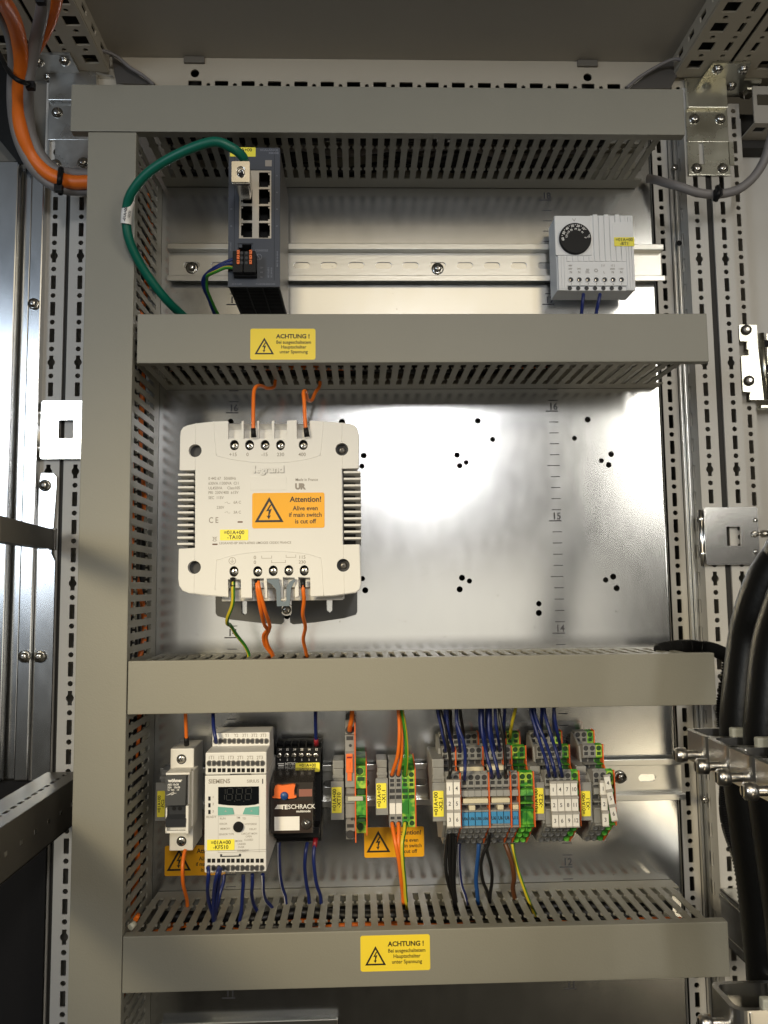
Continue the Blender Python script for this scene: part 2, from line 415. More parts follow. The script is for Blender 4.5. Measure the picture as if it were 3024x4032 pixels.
# galvanised profile strip between plate and right post
mb = MB()
mb.box(126, 128.6, 28, 34, 900, 1915, 0, .6); mb.box(128.9, 132.4, 24, 34, 900, 1915, 0, .8)
ps = solo(mb, 'profile_strip', ['galv2'], 'narrow ribbed galvanised strip running down beside the right frame post', 'metal strip')
for k, x, y in (('CL',590,1725),('R18',1065,1068)):
    mb = MB(); screw(mb, A(k, x, y, 23.5), r=3.0, h=2); solo(mb, 'screw', ['steel', 'dsteel'], 'small shiny screw in the ribbed strip, ' + ('low beside the cable clamps' if k == 'CL' else 'high below the corner bracket'), 'screw')
mb = MB(); mb.prism(front(0, 23.9, 0), circ(*[(A('R0',1092,255,23.9))[i] for i in (0, 2)], 2.6), 0, .3); part(mb, 'drilled_hole', ['dark'], ps)
# panels
mb = MB(); mb.box(200.5, 700, 58, 62, 900, 1903); mb.box(200.5, 202.5, 36, 58, 900, 1903)
solo(mb, 'side_panel', ['paint'], 'plain beige painted panel beyond the frame post at the right edge', 'panel')
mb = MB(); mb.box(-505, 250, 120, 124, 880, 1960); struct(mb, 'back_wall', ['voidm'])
# left galvanised sheet with folds
zl0 = A('BL', 150, 828, 2).z
mb = MB()
for a, b, y in ((-900, -488.5, -4), (-487, -479.5, 6), (-478.2, -466.5, 0)):
    mb.box(a, b, y, y+10, zl0, A('TL', 0, 1775, 0).z, 0, 1.2)
mb.box(-490, -477, 10, 12, zl0, A('TL', 0, 1775, 0).z)
ls = solo(mb, 'galvanised_panel', ['galv'], 'folded galvanised steel sheet along the left edge of the photo', 'panel')
fx = lambda x, y: (A('LA', x, y, 4.5).x, A('LA', x, y, 4.5).z)
pts = [(-464.8, zl0), (-449.6, zl0), fx(478, 1130), fx(445, 1060), fx(462, 860), fx(490, 480), fx(492, 395), fx(465, 362), fx(360, 360), fx(340, 470), fx(320, 800)]
mb = MB(); mb.prism(front(0, 6.5, 0), pts, 0, 2)
fl = solo(mb, 'fixing_strip', ['galv'], 'galvanised fixing strip with rounded top over the left frame post', 'metal strip')
for (k, x, y, Y), tx in zip((('L1',200,598,-1),('LA',390,468,4),('LA',345,1958,3),('LA',212,1958,-3)), ('beside the upper left galvanised sheet','at the top of the left fixing strip','low on the left fixing strip, right one of a pair','low on the left folded sheet, left one of a pair')):
    mb = MB(); p = A(k, x, y, Y); mb.lathe(p, (0,-1,0), [(5.2,0),(5.2,.8),(4,1)], 0, 20); screw(mb, p+Vector((0,-1,0)), r=3.9, h=3.2, kind='hex')
    solo(mb, 'screw', ['steel', 'dsteel'], 'round steel screw with washer ' + tx, 'screw')
mb = MB(); mb.box(-700, -450.4, 3, 7, 880, zl0-1)  # solid black sheet stands in for the dark open space here
struct(mb, 'opening_shade_sheet', ['dark'])
# roof, rear beam
zr = 1944.5
mb = MB(); mb.box(-800, 500, -450, 60, zr, zr+4)
for x in (443, 0): pass
struct(mb, 'roof_panel', ['roofm'])
beam = thing('rear_beam', 'beige horizontal frame beam with slots just above the top duct', 'frame beam', (-150, 12, 1900))
p1 = A('C0', 1157, 435, 10); p2 = A('R18', 508, 493, 10)
bh = [circ(p1.x, p1.z, 4.1, 20), circ(p2.x, p2.z, 4.1, 20)]
x = A('C1', 122, 497, 10).x; zz = A('C1', 122, 497, 10).z
for i in range(-9, 16):
    cx = x+25*i
    if -345-10 < cx < 120: bh.append(rrect(12.6, 5, .5, cx, 1919.2, 1)); bh.append(circ(cx+12.5, 1917.6, 2.0, 10))
mb = MB(); mb.prism(front(0, 11.5, 0), rect(-449, 160, 1896, zr-.2), 0, 1.5, 0, bh); part(mb, 'beam_face', ['beamp'], beam)
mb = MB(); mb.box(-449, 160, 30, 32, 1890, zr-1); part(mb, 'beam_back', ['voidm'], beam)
for x0 in (A('C0', 1095, 330, 10).x, A('R18', 440, 390, 10).x):
    mb = MB(); mb.box(x0, x0+19.5, 7, 9.7, zr-6.5, zr-.3, 0, .4); part(mb, 'roof_tab', ['roofshade'], beam)
# depth beams running to the camera
def depth_beam(name, label, xi, xs, xo, sq, sm, sgn):
    root = thing(name, label, 'frame beam', (xs, -190, 1925)); Z = 1925
    y0, y1 = -450, 4
    def hl(cx, w, l, rr, off=0):
        hs = []; y = -15+off
        while y > y0+15:
            hs.append(rrect(w, l, .5, cx, y, 1)); hs.append(circ(cx, y-12.5, rr, 10)); y -= 25
        return hs
    a, b = sorted((xi, xs))
    mb = MB(); mb.prism(hor(0, 0, Z), rect(a, b, y0, y1), 0, 1.5, 0, hl(sq, 12.6, 12, 2.4)+hl(sm, 4.4, 12.5, 2.2)); part(mb, 'underside', ['beamp'], root)
    mb = MB(); hs = []
    y = -15
    while y > y0+15: hs.append(rrect(11, 10, .5, y, Z+14.2, 1)); y -= 25
    mb.prism(sideX(xi, 0, 0, sgn), rect(y0, y1, Z+1.6, zr-.3), -.8, .6, 0, [rrect(12, 5.5, .5, -15-25*k, Z+11, 1) for k in range(16)]); part(mb, 'inner_side', ['beamp'], root)
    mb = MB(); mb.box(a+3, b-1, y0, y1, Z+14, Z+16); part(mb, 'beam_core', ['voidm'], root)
    return root
depth_beam('side_beam', 'perforated beige roof beam at top left running towards the viewer, right of its seam', -412, -453.6, 0, -422.3, -441.5, 1)
depth_beam('side_beam', 'perforated beige roof beam at top right running towards the viewer, left of its seam', 123.5, 167, 0, 136.5, 156.5, -1)
depth_beam('side_beam', 'outer perforated beige beam at the top left corner beyond the dark seam', -505, -457, 0, -493, -471, 1)
depth_beam('side_beam', 'outer perforated beige beam at the top right corner beyond the dark seam', 216, 170.5, 0, 203, 181, -1)
# beam of the neighbouring cabinet at right top
nb = thing('rear_beam', 'short stretch of slotted beige beam at the right edge, over the beige panel', 'frame beam', (300, 12, 1880))
mb = MB(); mb.prism(front(0, 12, 0), rect(203, 500, 1885, 1921), 0, 1.5, 0, [rrect(12.6, 11, .5, 213+25*k, 1907, 1) for k in range(8)]); part(mb, 'beam_face', ['roofm'], nb)
mb = MB(); mb.prism(Fr((0,0,1884.6), (1,0,0), (0,1,0), (0,0,-1)), rect(203, 500, 10, 56), 0, 1.5, 0, [rrect(11, 9, .5, 213+25*k, 22, 1) for k in range(8)]+[rrect(11, 2, .3, 213+25*k, 42, 1) for k in range(8)]); part(mb, 'underside', ['roofm'], nb)
mb = MB(); mb.box(203, 500, 40, 58, 1875, 1884); part(mb, 'gasket', ['seal'], nb)
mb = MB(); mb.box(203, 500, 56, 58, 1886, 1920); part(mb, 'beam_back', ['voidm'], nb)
# left top wall, shade put into its dark colour
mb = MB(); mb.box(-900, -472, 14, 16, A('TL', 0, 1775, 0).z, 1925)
ww = solo(mb, 'rear_panel', ['roofshade'], 'dim beige panel in the top left corner behind the orange cables', 'panel')
mb = MB(); q = [A('TL', x, y, -8) for x, y in ((-60,560),(10,600),(110,800),(330,1750),(210,1790),(0,1530),(-60,1480))]
mb.prism(front(0, -6, 0), [(p.x, p.z) for p in q], 0, 2); solo(mb, 'black_sheet', ['rubber'], 'black sheet behind the bundle of orange and grey cables', 'cover')  # plain black sheet put over the dark area beside the cables

# ================================================================== cable ducts
H = 39.6; YF = -94.5
SLN = (-33.3, -68.5)
def finger_wall(mb, fr, L0, L1, phase, mi=0, th=1.2):
    """fr: u along the duct, v from the plate (0) outwards, n thickness"""
    mb.fbox(fr, L0, L1, 1, 17, 0, th, mi)
    p = L0+phase
    while p < L1-2.6:
        hw = 2.65; nk = 4.0; e = 91
        poly = [(p-hw, 17.0), (p-hw, 31.3), (p-nk, 32.3), (p-nk, 34.3), (p-hw, 35.3), (p-hw, 66.5), (p-nk, 67.5), (p-nk, 69.5), (p-hw, 70.5), (p-hw, e-1), (p-hw+1, e),
                (p+hw-1, e), (p+hw, e-1), (p+hw, 70.5), (p+nk, 69.5), (p+nk, 67.5), (p+hw, 66.5), (p+hw, 35.3), (p+nk, 34.3), (p+nk, 32.3), (p+hw, 31.3), (p+hw, 17.0)]
        mb.prism(fr, poly, 0, th, mi)
        p += 10
def duct_h(z, x0, x1, wx0, wx1, label, phase, top=True):
    root = thing('cable_duct', label, 'cable duct', ((x0+x1)/2, -45, z), 'grey slotted cable ducts')
    mb = MB()
    mb.box(x0, x1, YF, YF+2, z, z+H, 0, .7)
    mb.box(x0+.1, x1-.1, YF+1.8, YF+8.5, z+.1, z+1.7, 0, .3); mb.box(x0+.1, x1-.1, YF+1.8, YF+8.5, z+H-1.7, z+H-.1, 0, .3)
    part(mb, 'duct_cover', ['duct'], root)
    for zz, n, nm in ((z+2.0, 1, 'lower'), (z+H-3.2, 1, 'upper')):
        mb = MB(); finger_wall(mb, Fr((0, 0, zz), (1, 0, 0), (0, -1, 0), (0, 0, 1)), wx0, wx1, phase); part(mb, 'slotted_wall', ['duct'], root)
    mb = MB(); mb.box(wx0, wx1, -1.4, -.1, z+3.3, z+H-3.3); part(mb, 'duct_floor', ['duct'], root)
    return root
duct_h(1809.3, -409.8, 89.5, -356, 80.5, 'topmost horizontal grey cable duct, wider at its left end than the ones below', 6)
duct_h(1618.9, -353.9, 99.7, -353, 92, 'second horizontal grey cable duct, the one above the white transformer', 3)
duct_h(1349.3, -356.4, 92.3, -354, 86, 'third horizontal grey cable duct, just below the white transformer', 4)
duct_h(1150.1, -356.7, 92.5, -354, 86, 'lowest horizontal grey cable duct carrying the lower yellow warning sticker', 2)
vd = thing('cable_duct', 'tall vertical grey cable duct down the left side', 'cable duct', (-376, -45, 1450), 'grey slotted cable ducts')
mb = MB(); X0, X1 = -395.6, -357.2
mb.box(X0, X1, YF, YF+2, 900, 1808.6, 0, .7); mb.box(X0+.1, X0+1.7, YF+1.8, YF+8.5, 900, 1808.4); mb.box(X1-1.7, X1-.1, YF+1.8, YF+8.5, 900, 1808.4, 0, .3)
part(mb, 'duct_cover', ['duct'], vd)
for xx in (X0+2.0, X1-3.2):
    mb = MB(); finger_wall(mb, Fr((xx, 0, 0), (0, 0, 1), (0, -1, 0), (1, 0, 0)), 902, 1810, 4); part(mb, 'slotted_wall', ['duct'], vd)
mb = MB(); mb.box(X0+3, X1-3.3, -1.4, -.1, 902, 1808); part(mb, 'duct_floor', ['duct'], vd)
# little return seen under the left end of the top cover
mb = MB(); mb.box(-409, -397, -60, -20, 1811.5, 1813, 0, .3)

# ================================================================== DIN rails
def din(zc, x0, x1, label, sl0, yb=-.1):
    root = thing('mounting_rail', label, 'mounting rail', ((x0+x1)/2, -4, zc))
    mb = MB(); hs = []
    x = sl0-25*40
    while x < x1+20:
        if x0+9 < x < x1-9: hs.append(rrect(15, 6.2, 3.05, x, zc, 5))
        x += 25
    hs2 = [h for h in hs]
    mb.prism(front(0, yb, 0), rect(x0, x1, zc-13.2, zc+13.2), 0, 1, 0, hs2)
    part(mb, 'rail_web', ['galv2'], root)
    for s_, nm in ((1, 'a'), (-1, 'b')):
        mb = MB(); z1 = zc+s_*13.2
        mb.box(x0, x1+.2, yb-7.5, yb-.1, min(z1, z1-s_*1.1), max(z1, z1-s_*1.1), 0, .3)
        mb.box(x0, x1+.5, yb-8.6, yb-7.4, min(z1-s_, zc+s_*17.5), max(z1-s_, zc+s_*17.5), 0, .5)
        part(mb, 'rail_lip', ['galv2'], root)
    return root
R1Z = 1736.5; R2Z = 1273.9
r1 = din(R1Z, -352, 101, 'galvanised mounting rail with oblong slots behind the network switch and thermostat', A('C1', 283, 845+0, 0).x if False else A('C1', 283, 1600, 0).x)
r2 = din(R2Z, -352, 98.6, 'galvanised mounting rail carrying the terminal blocks and relays', A('B3', 1340, 745, 0).x)
r3 = din(1067.5, -350, -203, 'short mounting rail seen faintly below the lowest duct', -330)
for x, y, k, tx in ((1140,385,'L1','left of the network switch, in the upper rail'), (1090,1597,'C1','in a slot at the middle of the upper rail'), (1120,745,'B3','at the right end of the lower rail')):
    mb = MB(); p = A(k, x, y, -1); mb.lathe(p, (0,-1,0), [(5.6,0),(5.6,.7),(3.6,.8)], 0, 20); screw(mb, p+Vector((0,-.7,0)), r=3.7, h=3.4, kind='hex')
    solo(mb, 'screw', ['steel', 'dsteel'], 'round socket screw ' + tx, 'screw')
# ================================================================== stickers and name tags
def tri_bolt(mb, fr, w, mi=0, lift=.12):
    h = w*.88; t = w*.075
    o = [(-w/2, 0), (w/2, 0), (0, h)]; i_ = [(-w/2+t*1.8, t), (w/2-t*1.8, t), (0, h-t*2.1)]
    mb.prism(fr, o, lift*.5, lift, mi, [i_])
    b = [(.02,.66),(-.09,.40),(-.02,.42),(-.015,.42),(-.03,.22),(-.075,.24),(-.01,.09),(.045,.25),(.005,.235),(.07,.50),(-.012,.47),(.075,.68)]
    mb.prism(fr, [(x*w*1.25, y*h*1.02+.02*h) for x, y in b], lift*.5, lift, mi)
def sticker(name, label, fr, w, h, tri_x, tri_w, lines, m, group=None):
    """fr origin = lower left corner of the sticker"""
    mb = MB(); mb.prism(fr, rrect(w, h, 1.6, w/2, h/2), 0, .15)
    o = solo(mb, name, [m], label, 'sticker', group)
    mb = MB(); tri_bolt(mb, Fr(fr(tri_x, h*.17, .15), fr.u, fr.v, fr.n), tri_w); part(mb, 'warning_symbol', ['ink'], o)
    mb = MB()
    for t, x, y, sz, bold, sx in lines: mb.text(t, Fr(fr(x, y, .15), fr.u, fr.v, fr.n), sz, 0, bold, .06, sx)
    part(mb, 'lettering', ['ink'], o)
    return o
def fr_from(a, b, n=(0,-1,0)):
    a, b = Vector(a), Vector(b); u = (b-a).normalized(); n = Vector(n); v = n.cross(u)
    return Fr(a, u, v if v.z > 0 else -v, n)
def achtung(k, c0, c1, c2, label):
    a, b, t = A(k, *c0, YF-.05), A(k, *c1, YF-.05), A(k, *c2, YF-.05)
    w = (b-a).length; h = (t-a).length
    L = [('ACHTUNG !', w*.655, h*.69, h*.16, .02, 1.02), ('Bei ausgeschaltetem', w*.665, h*.515, h*.125, .004, .92), ('Hauptschalter', w*.665, h*.36, h*.125, .004, .95), ('unter Spannung', w*.665, h*.205, h*.125, .004, .95)]
    return sticker('warning_sticker', label, fr_from(a, b), w, h, w*.215, w*.30, L, 'yel')
K['Y2'] = (1380, 3650, 4.74)
achtung('Y2', (190,835), (1490,800), (182,165), 'yellow ACHTUNG warning sticker on the lowest horizontal duct')
achtung('D', (540.5,777), (681.5,777), (540.5,710), 'yellow ACHTUNG warning sticker on the second duct, above the transformer')
def attention(fr, w, h, label):
    L = [('Attention!', w*.74, h*.74, h*.18, .012, 1), ('Alive even', w*.735, h*.50, h*.15, .006, .95), ('if main switch', w*.735, h*.315, h*.15, .006, .95), ('is cut off', w*.735, h*.13, h*.15, .006, .95)]
    return sticker('warning_sticker', label, fr, w, h, w*.235, w*.40, L, 'ora')
a, b, t = A('B2', 383, 1405, -.1), A('B2', 872, 1405, -.1), A('B2', 385, 1158, -.1)
attention(front(a.x, -.1, a.z), (b-a).length, (t-a).length, 'orange Attention warning sticker on the plate behind the wires of the terminals tagged X1.1')
a, t = A('B1', 203, 1555, -.1), A('B1', 205, 1308, -.1)
attention(front(a.x, -.1, a.z), (b-A('B2', 383, 1405, -.1)).length, (t-a).length, 'orange Attention warning sticker half hidden behind the black fuse holder and the Siemens relay'.replace('the Siemens relay', 'timer relay'))
def tag(fr, w, h, l1, l2, parent, m='yel2'):
    """small yellow equipment tag glued on a device"""
    mb = MB(); mb.prism(fr, rrect(w, h, .5, w/2, h/2, 2), 0, .15); o = part(mb, 'name_tag', [m], parent)
    mb = MB(); mb.text(l1, Fr(fr(w/2, h*.56, .15), fr.u, fr.v, fr.n), h*.42, 0, .006, .06, 1.0); mb.text(l2, Fr(fr(w/2, h*.12, .15), fr.u, fr.v, fr.n), h*.42, 0, .006, .06, 1.0)
    part(mb, 'tag_lettering', ['ink'], o); return o

# ================================================================== network switch
Ys = -95
a = A('SW', 360, 1810, Ys); b = A('SW', 985, 1810, Ys); t = A('SW', 985, 130, Ys)
x0, x1, z0, z1 = a.x, b.x+.3, a.z, t.z
sw = thing('network_switch', 'slate grey network switch with eight sockets and one plugged in green cable', 'network switch', ((x0+x1)/2, -50, z0))
sc_x = (x1-x0)/625; sc_z = (z1-z0)/1680
def sx(px): return x0+(px-360)*sc_x
def sz(py): return z0+(1810-py)*sc_z
ports = []
for i, y in enumerate((425, 630, 835, 1040)):
    ports.append((728, 862, y, y+180))
for y in (630, 835, 1040): ports.append((512, 648, y, y+175))
win = (492, 878, 402, 1230)
mb = MB()
wl = [(sx(488), sz(1232)), (sx(880), sz(1232)), (sx(880), sz(400)), (sx(488), sz(400))]
cons = rect(sx(478), sx(662), sz(1445), sz(1293))
mb.prism(front(0, Ys+3, 0), rrect(x1-x0, z1-z0, .8, (x0+x1)/2, (z0+z1)/2, 2), 0, 3, 0, [wl, cons])
part(mb, 'front_panel', ['swgrey'], sw)
mb = MB()
mb.box(x0+.4, x1-.3, Ys+3, -12, z1-1.5, z1-.3); mb.box(x1-1.6, x1-.3, Ys+3, -12, z0+.6, z1-1.5); mb.box(x0+.3, x0+1.6, Ys+3, -12, z0+.6, z1-1.5)
part(mb, 'housing', ['swside'], sw)
mb = MB(); mb.box(x0+1.6, x1-1.6, Ys+3.2, -12, z0+1.3, z0+2.0)
for k in range(24): mb.box(x0+1.6, x1-1.6, Ys+6+3.3*k, Ys+7.1+3.3*k, z0+.5, z0+1.6)
for k in range(4): mb.box(x0+1.2+(x1-x0-3.4)*k/3, x0+2.2+(x1-x0-3.4)*k/3, Ys+3.1, -12, z0+.2, z0+1.6)
part(mb, 'vent_grille', ['black'], sw)
mb = MB(); hl = [rect(sx(p[0]), sx(p[1]), sz(p[3]), sz(p[2])) for p in ports]
mb.prism(front(0, Ys+1.8, 0), [(sx(489), sz(1231)), (sx(879), sz(1231)), (sx(879), sz(401)), (sx(489), sz(401))], 0, 1.0, 0, hl)
part(mb, 'port_frame', ['swwin'], sw)
for p in ports:
    mb = MB(); X0, X1, Z0, Z1 = sx(p[0])-.2, sx(p[1])+.2, sz(p[3])-.2, sz(p[2])+.2
    mb.box(X0, X1, Ys+14, Ys+14.5, Z0, Z1); mb.box(X0-.1, X0, Ys+1.9, Ys+14, Z0, Z1); mb.box(X1, X1+.1, Ys+1.9, Ys+14, Z0, Z1)
    mb.box(X0, X1, Ys+1.9, Ys+14, Z0-.1, Z0); mb.box(X0, X1, Ys+1.9, Ys+14, Z1, Z1+.1)
    s_ = 1 if p[0] > 600 else -1; e = X1-.1 if s_ > 0 else X0+.1
    zc = (Z0+Z1)/2
    for zz in (Z0+.6, Z1-1.8): mb.box(e-s_*1.5 if s_ > 0 else e, e if s_ > 0 else e+1.5, Ys+1.5, Ys+2.2, zz, zz+1.3, 1)
    for kk in range(5): mb.box(X0+1.2+kk*1.1, X0+1.5+kk*1.1, Ys+8, Ys+13.9, Z0+.4, Z0+1.4, 1)
    part(mb, 'ethernet_port', ['black', 'swwin'], sw)
mb = MB(); X0, X1, Z0, Z1 = sx(483), sx(657), sz(1445), sz(1298)
mb.box(X0, X1, Ys+12, Ys+12.4, Z0, Z1, 0); mb.box(X0, X1, Ys+1, Ys+12, Z1, Z1+.3, 1); mb.box(X0-.3, X0, Ys+1, Ys+12, Z0, Z1, 1); mb.box(X1, X1+.3, Ys+1, Ys+12, Z0, Z1, 1)
mb.box(X0, sx(525), Ys+1, Ys+3, sz(1335), Z1, 1); mb.box(sx(640), X1, Ys+1, Ys+3, Z0, Z1, 1)
part(mb, 'console_port', ['black', 'swgrey'], sw)
mb = MB(); G = front(0, Ys, 0)
for px, w in ((432, .25), (915, .25)): mb.box(sx(px), sx(px)+w, Ys-.05, Ys, sz(1735), sz(240 if px < 500 else 135), 0)
part(mb, 'panel_groove', ['dark'], sw)
mb = MB()
mb.text('SCALANCE', front(sx(962), Ys, sz(168)), 1.9, 0, 0, .06, 1.3, 'R'); mb.text('XB208', front(sx(968), Ys, sz(205)), 1.9, 0, 0, .06, 1.3, 'R')
mb.text('CONSOLE', front(sx(762), Ys, sz(1388)), 2.0, 0, 0, .06, .95)
mb.text('P5 6GK5208-0BA00-2AB2', front(sx(812), Ys, sz(1785)), 1.2, 0, 0, .06, 1); mb.text('0.5 A 12-24V', front(sx(470), Ys, sz(1785)), 1.2, 0, 0, .06, 1)
for q, t_ in enumerate(('L2+', 'M2', 'RL')): mb.text(t_, front(sx(765), Ys, sz(1590+q*57)), 1.5, 0, 0, .06)
for px, t_ in ((855, 'NEC CLASS 2'), (892, 'DC 24V 0.2A')): mb.text(t_, Fr((sx(px), Ys, sz(1640)), (0,0,1), (-1,0,0), (0,-1,0)), 1.4, 0, 0, .06, .9)
mb.text('MAC 00-1B-1B-A4', Fr((sx(962), Ys, sz(1480)), (0,0,1), (-1,0,0), (0,-1,0)), 1.4, 0, 0, .06); mb.text('VPN1234567', Fr((sx(398), Ys, sz(1330)), (0,0,1), (-1,0,0), (0,-1,0)), 1.2, 0, 0, .06)
for i, y in enumerate((468, 672, 875, 1080)): mb.text('P%d' % (2*i+1), front(sx(950), Ys, sz(y+12)), 1.3, 0, 0, .06)
for i, y in enumerate((875, 1080)): mb.text('P%d' % (2*i+4), front(sx(396), Ys, sz(y+12)), 1.3, 0, 0, .06)
mb.prism(front(sx(730), Ys-.04, sz(1455)), circ(0, 0, 2.5, 20), 0, .05, 0, [circ(0, 0, 2.15, 20)]); mb.prism(front(sx(730), Ys-.04, sz(1455), .6), rect(-.2, .2, -2.2, 2.2), 0, .05, 0)
part(mb, 'printing', ['print_'], sw)
mb = MB(); mb.box(sx(805), sx(885), Ys-.1, Ys, sz(357), sz(282)); part(mb, 'code_patch', ['inkg'], sw)
tag(front(sx(375), Ys-.05, sz(240)), sx(688)-sx(375), sz(127)-sz(240), '=01A+00', '', sw)
# power plug
pl = thing('power_plug', 'black two row terminal plug with orange levers on the network switch', 'plug', (sx(590), Ys-8, sz(1720)))
mb = MB(); mb.box(sx(440), sx(560), Ys-11, Ys-.1, sz(1700), sz(1450), 0, .4); mb.box(sx(570), sx(712), Ys-11, Ys-.1, sz(1700), sz(1450), 0, .4); mb.box(sx(440), sx(712), Ys-6, Ys-.1, sz(1712), sz(1640), 0, .3)
part(mb, 'plug_body', ['black'], pl)
for px in (508, 655):
    for py in (1470, 1527, 1585):
        mb = MB(); mb.box(sx(px-15), sx(px+17), Ys-12.2, Ys-10.8, sz(py+26), sz(py-24), 0, .3); mb.box(sx(px-6), sx(px+6), Ys-12.4, Ys-12.1, sz(py+4), sz(py-4), 1)
        part(mb, 'release_lever', ['sworange', 'black'], pl)
    mb = MB()
    for py in (1475, 1532, 1590):
        mb.lathe((sx(px-50) if px > 600 else sx(px+40), Ys-11.0, sz(py)), (0,-1,0), [(1.2,0),(1.2,.15),(0,.15)], 0, 12)
    part(mb, 'wire_entry', ['tdark'], pl)
# ethernet connector: metal body sticking out and down towards the viewer
cn = thing('ethernet_plug', 'shiny metal ethernet plug in the top left socket of the switch', 'plug', (sx(575), Ys-20, sz(700)))
Yc = -150
f0 = A('SW', 412, 548, Yc); f1 = A('SW', 622, 305, Yc); r0 = A('SW', 512, 805, Ys-1); r1_ = A('SW', 655, 640, Ys-1)
fx0, fx1, fz0, fz1 = f0.x, f1.x, f0.z, f1.z
q0, q1, q2, q3 = sx(512)-.5, sx(650), sz(800), sz(640)
mb = MB(); g = front(0, Yc, 0)
V = [(fx0,Yc+.2,fz0),(fx1,Yc+.2,fz0),(fx1,Yc+.2,fz1),(fx0,Yc+.2,fz1),(q0,Ys-2,q2+1),(q1,Ys-2,q2+1),(q1,Ys-2,q3+8),(q0,Ys-2,q3+8)]
# body as beveled loft of two rectangles
bm = bmesh.new(); vs = [bm.verts.new(v) for v in V]
for f in ((0,1,2,3),(7,6,5,4),(0,4,5,1),(1,5,6,2),(2,6,7,3),(3,7,4,0)): bm.faces.new([vs[i] for i in f])
bmesh.ops.bevel(bm, geom=[e for e in bm.edges if abs(e.verts[0].co.y-e.verts[1].co.y) > 5], offset=1.2, segments=3, affect='EDGES')
bm.verts.index_update(); mb.add([v.co.copy() for v in bm.verts], [tuple(v.index for v in f.verts) for f in bm.faces]); bm.free()
part(mb, 'plug_shell', ['steel'], cn)
mb = MB(); W_ = fx1-fx0; Hh = fz1-fz0; cx_ = (fx0+fx1)/2
arch = [(cx_-3.6, fz0+.6), (cx_+3.6, fz0+.6)]+[(cx_+3.6*cos(radians(a_)), fz0+Hh*.52+3.9*sin(radians(a_))) for a_ in range(0, 181, 15)]
mb.prism(front(0, Yc, 0), rrect(W_+.6, Hh+.4, .8, cx_, (fz0+fz1)/2, 3), 0, 1.2, 0, [arch]); mb.box(fx0-.1, fx1+.1, Yc-.2, Yc+3, fz0-1, fz0+1.3, 0, .3)
part(mb, 'end_frame', ['steel'], cn)
mb = MB(); mb.lathe((cx_, Yc-.1, fz0+Hh*.48), (0,-1,0), [(2.9,0),(3.0,.6),(1.6,.9),(1.5,0.2),(0,.1)], 0, 20); part(mb, 'clamp_screw', ['steel'], cn)
mb = MB(); mb.lathe((cx_+.4, Yc-.95, fz0+Hh*.38), (0,-1,0), [(1.7,0),(1.7,.1),(0,.1)], 0, 16); part(mb, 'screw_recess', ['dark'], cn)
# green cable
pts = [A('SW', 560, 305, -128), A('SW', 530, 225, -134), A('SW', 400, 125, -140), A('SW', 180, 58, -142), A('C0', 1080, 905, -138), A('C0', 900, 1010, -130), A('C0', 790, 1130, -122),
       A('L1', 752, 40, -114), A('L1', 765, 210, -106), A('L1', 850, 390, -93), A('L1', 985, 570, -76), A('L1', 1110, 690, -50), A('L1', 1180, 760, -40)]
# keep the part at the duct opening in front of its corner
mb = MB(); mb.tube(pts, 3.6, 0, 16, sub=12)
gc = solo(mb, 'network_cable', ['tealcab'], 'thick green network cable looping left from the switch down into the second duct', 'cable')
mb = MB(); a_ = A('L1', 770, -15, -115.2); b_ = A('L1', 748, 125, -111.4); mb.tube([a_, A('L1', 753, 55, -113.5), b_], 4.1, 0, 18, sub=5, caps=False)
sl = part(mb, 'printed_sleeve', ['tagw'], gc)
mid = A('L1', 757, 65, -118.2); up = (a_-b_).normalized()
mb = MB(); mb.text('-01A+00', Fr(mid+Vector((-.9, 0, 0)), up, Vector((-up.z, 0, up.x)), (0,-1,0)), 2.6, 0, .02, .2, .95); mb.text('-KF20', Fr(mid+Vector((2.2, .6, 0)), up, Vector((-up.z, 0, up.x)), (0,-1,0)), 2.2, 0, .01, .2, .8)
part(mb, 'sleeve_lettering', ['ink'], sl)

# ================================================================== thermostat
Yt = -36
a = A('TH', 165, 1065, Yt); t1 = A('TH', 150, 97, Yt); tr = A('TH', 1165, 80, Yt); br = A('TH', 1210, 1065, Yt)
x0, x1 = (a.x+t1.x)/2, (tr.x+br.x)/2; z0, z1 = a.z, t1.z
def tx_(px, py): p = A('TH', px, py, Yt); return p.x, p.z
th = thing('thermostat', 'pale grey cabinet thermostat with a round black dial at the upper right', 'thermostat', ((x0+x1)/2, -20, z0))
xd = tx_(622, 300)[0]; zd = tx_(400, 612)[1]
mb = MB()
mb.box(x0+1, x1, Yt+2.6, -9, z0+.2, z1+.6, 0, 1)                       # core
mb.box(x0, xd, Yt, Yt+3, zd, z1, 0, .5)                                # dial field
mb.box(x0+2, x1, Yt+1, Yt+3, tx_(0,1005)[1], zd+.0, 0, .3)
mb.box(x0+2, x0+10, Yt+1, Yt+3, z0, tx_(0,1005)[1], 0, .3); mb.box(x1-8, x1, Yt+1, Yt+3, z0, tx_(0,1005)[1], 0, .3)
mb.box(xd, x1, Yt+1.4, Yt+3, zd, z1+1, 0, .3)
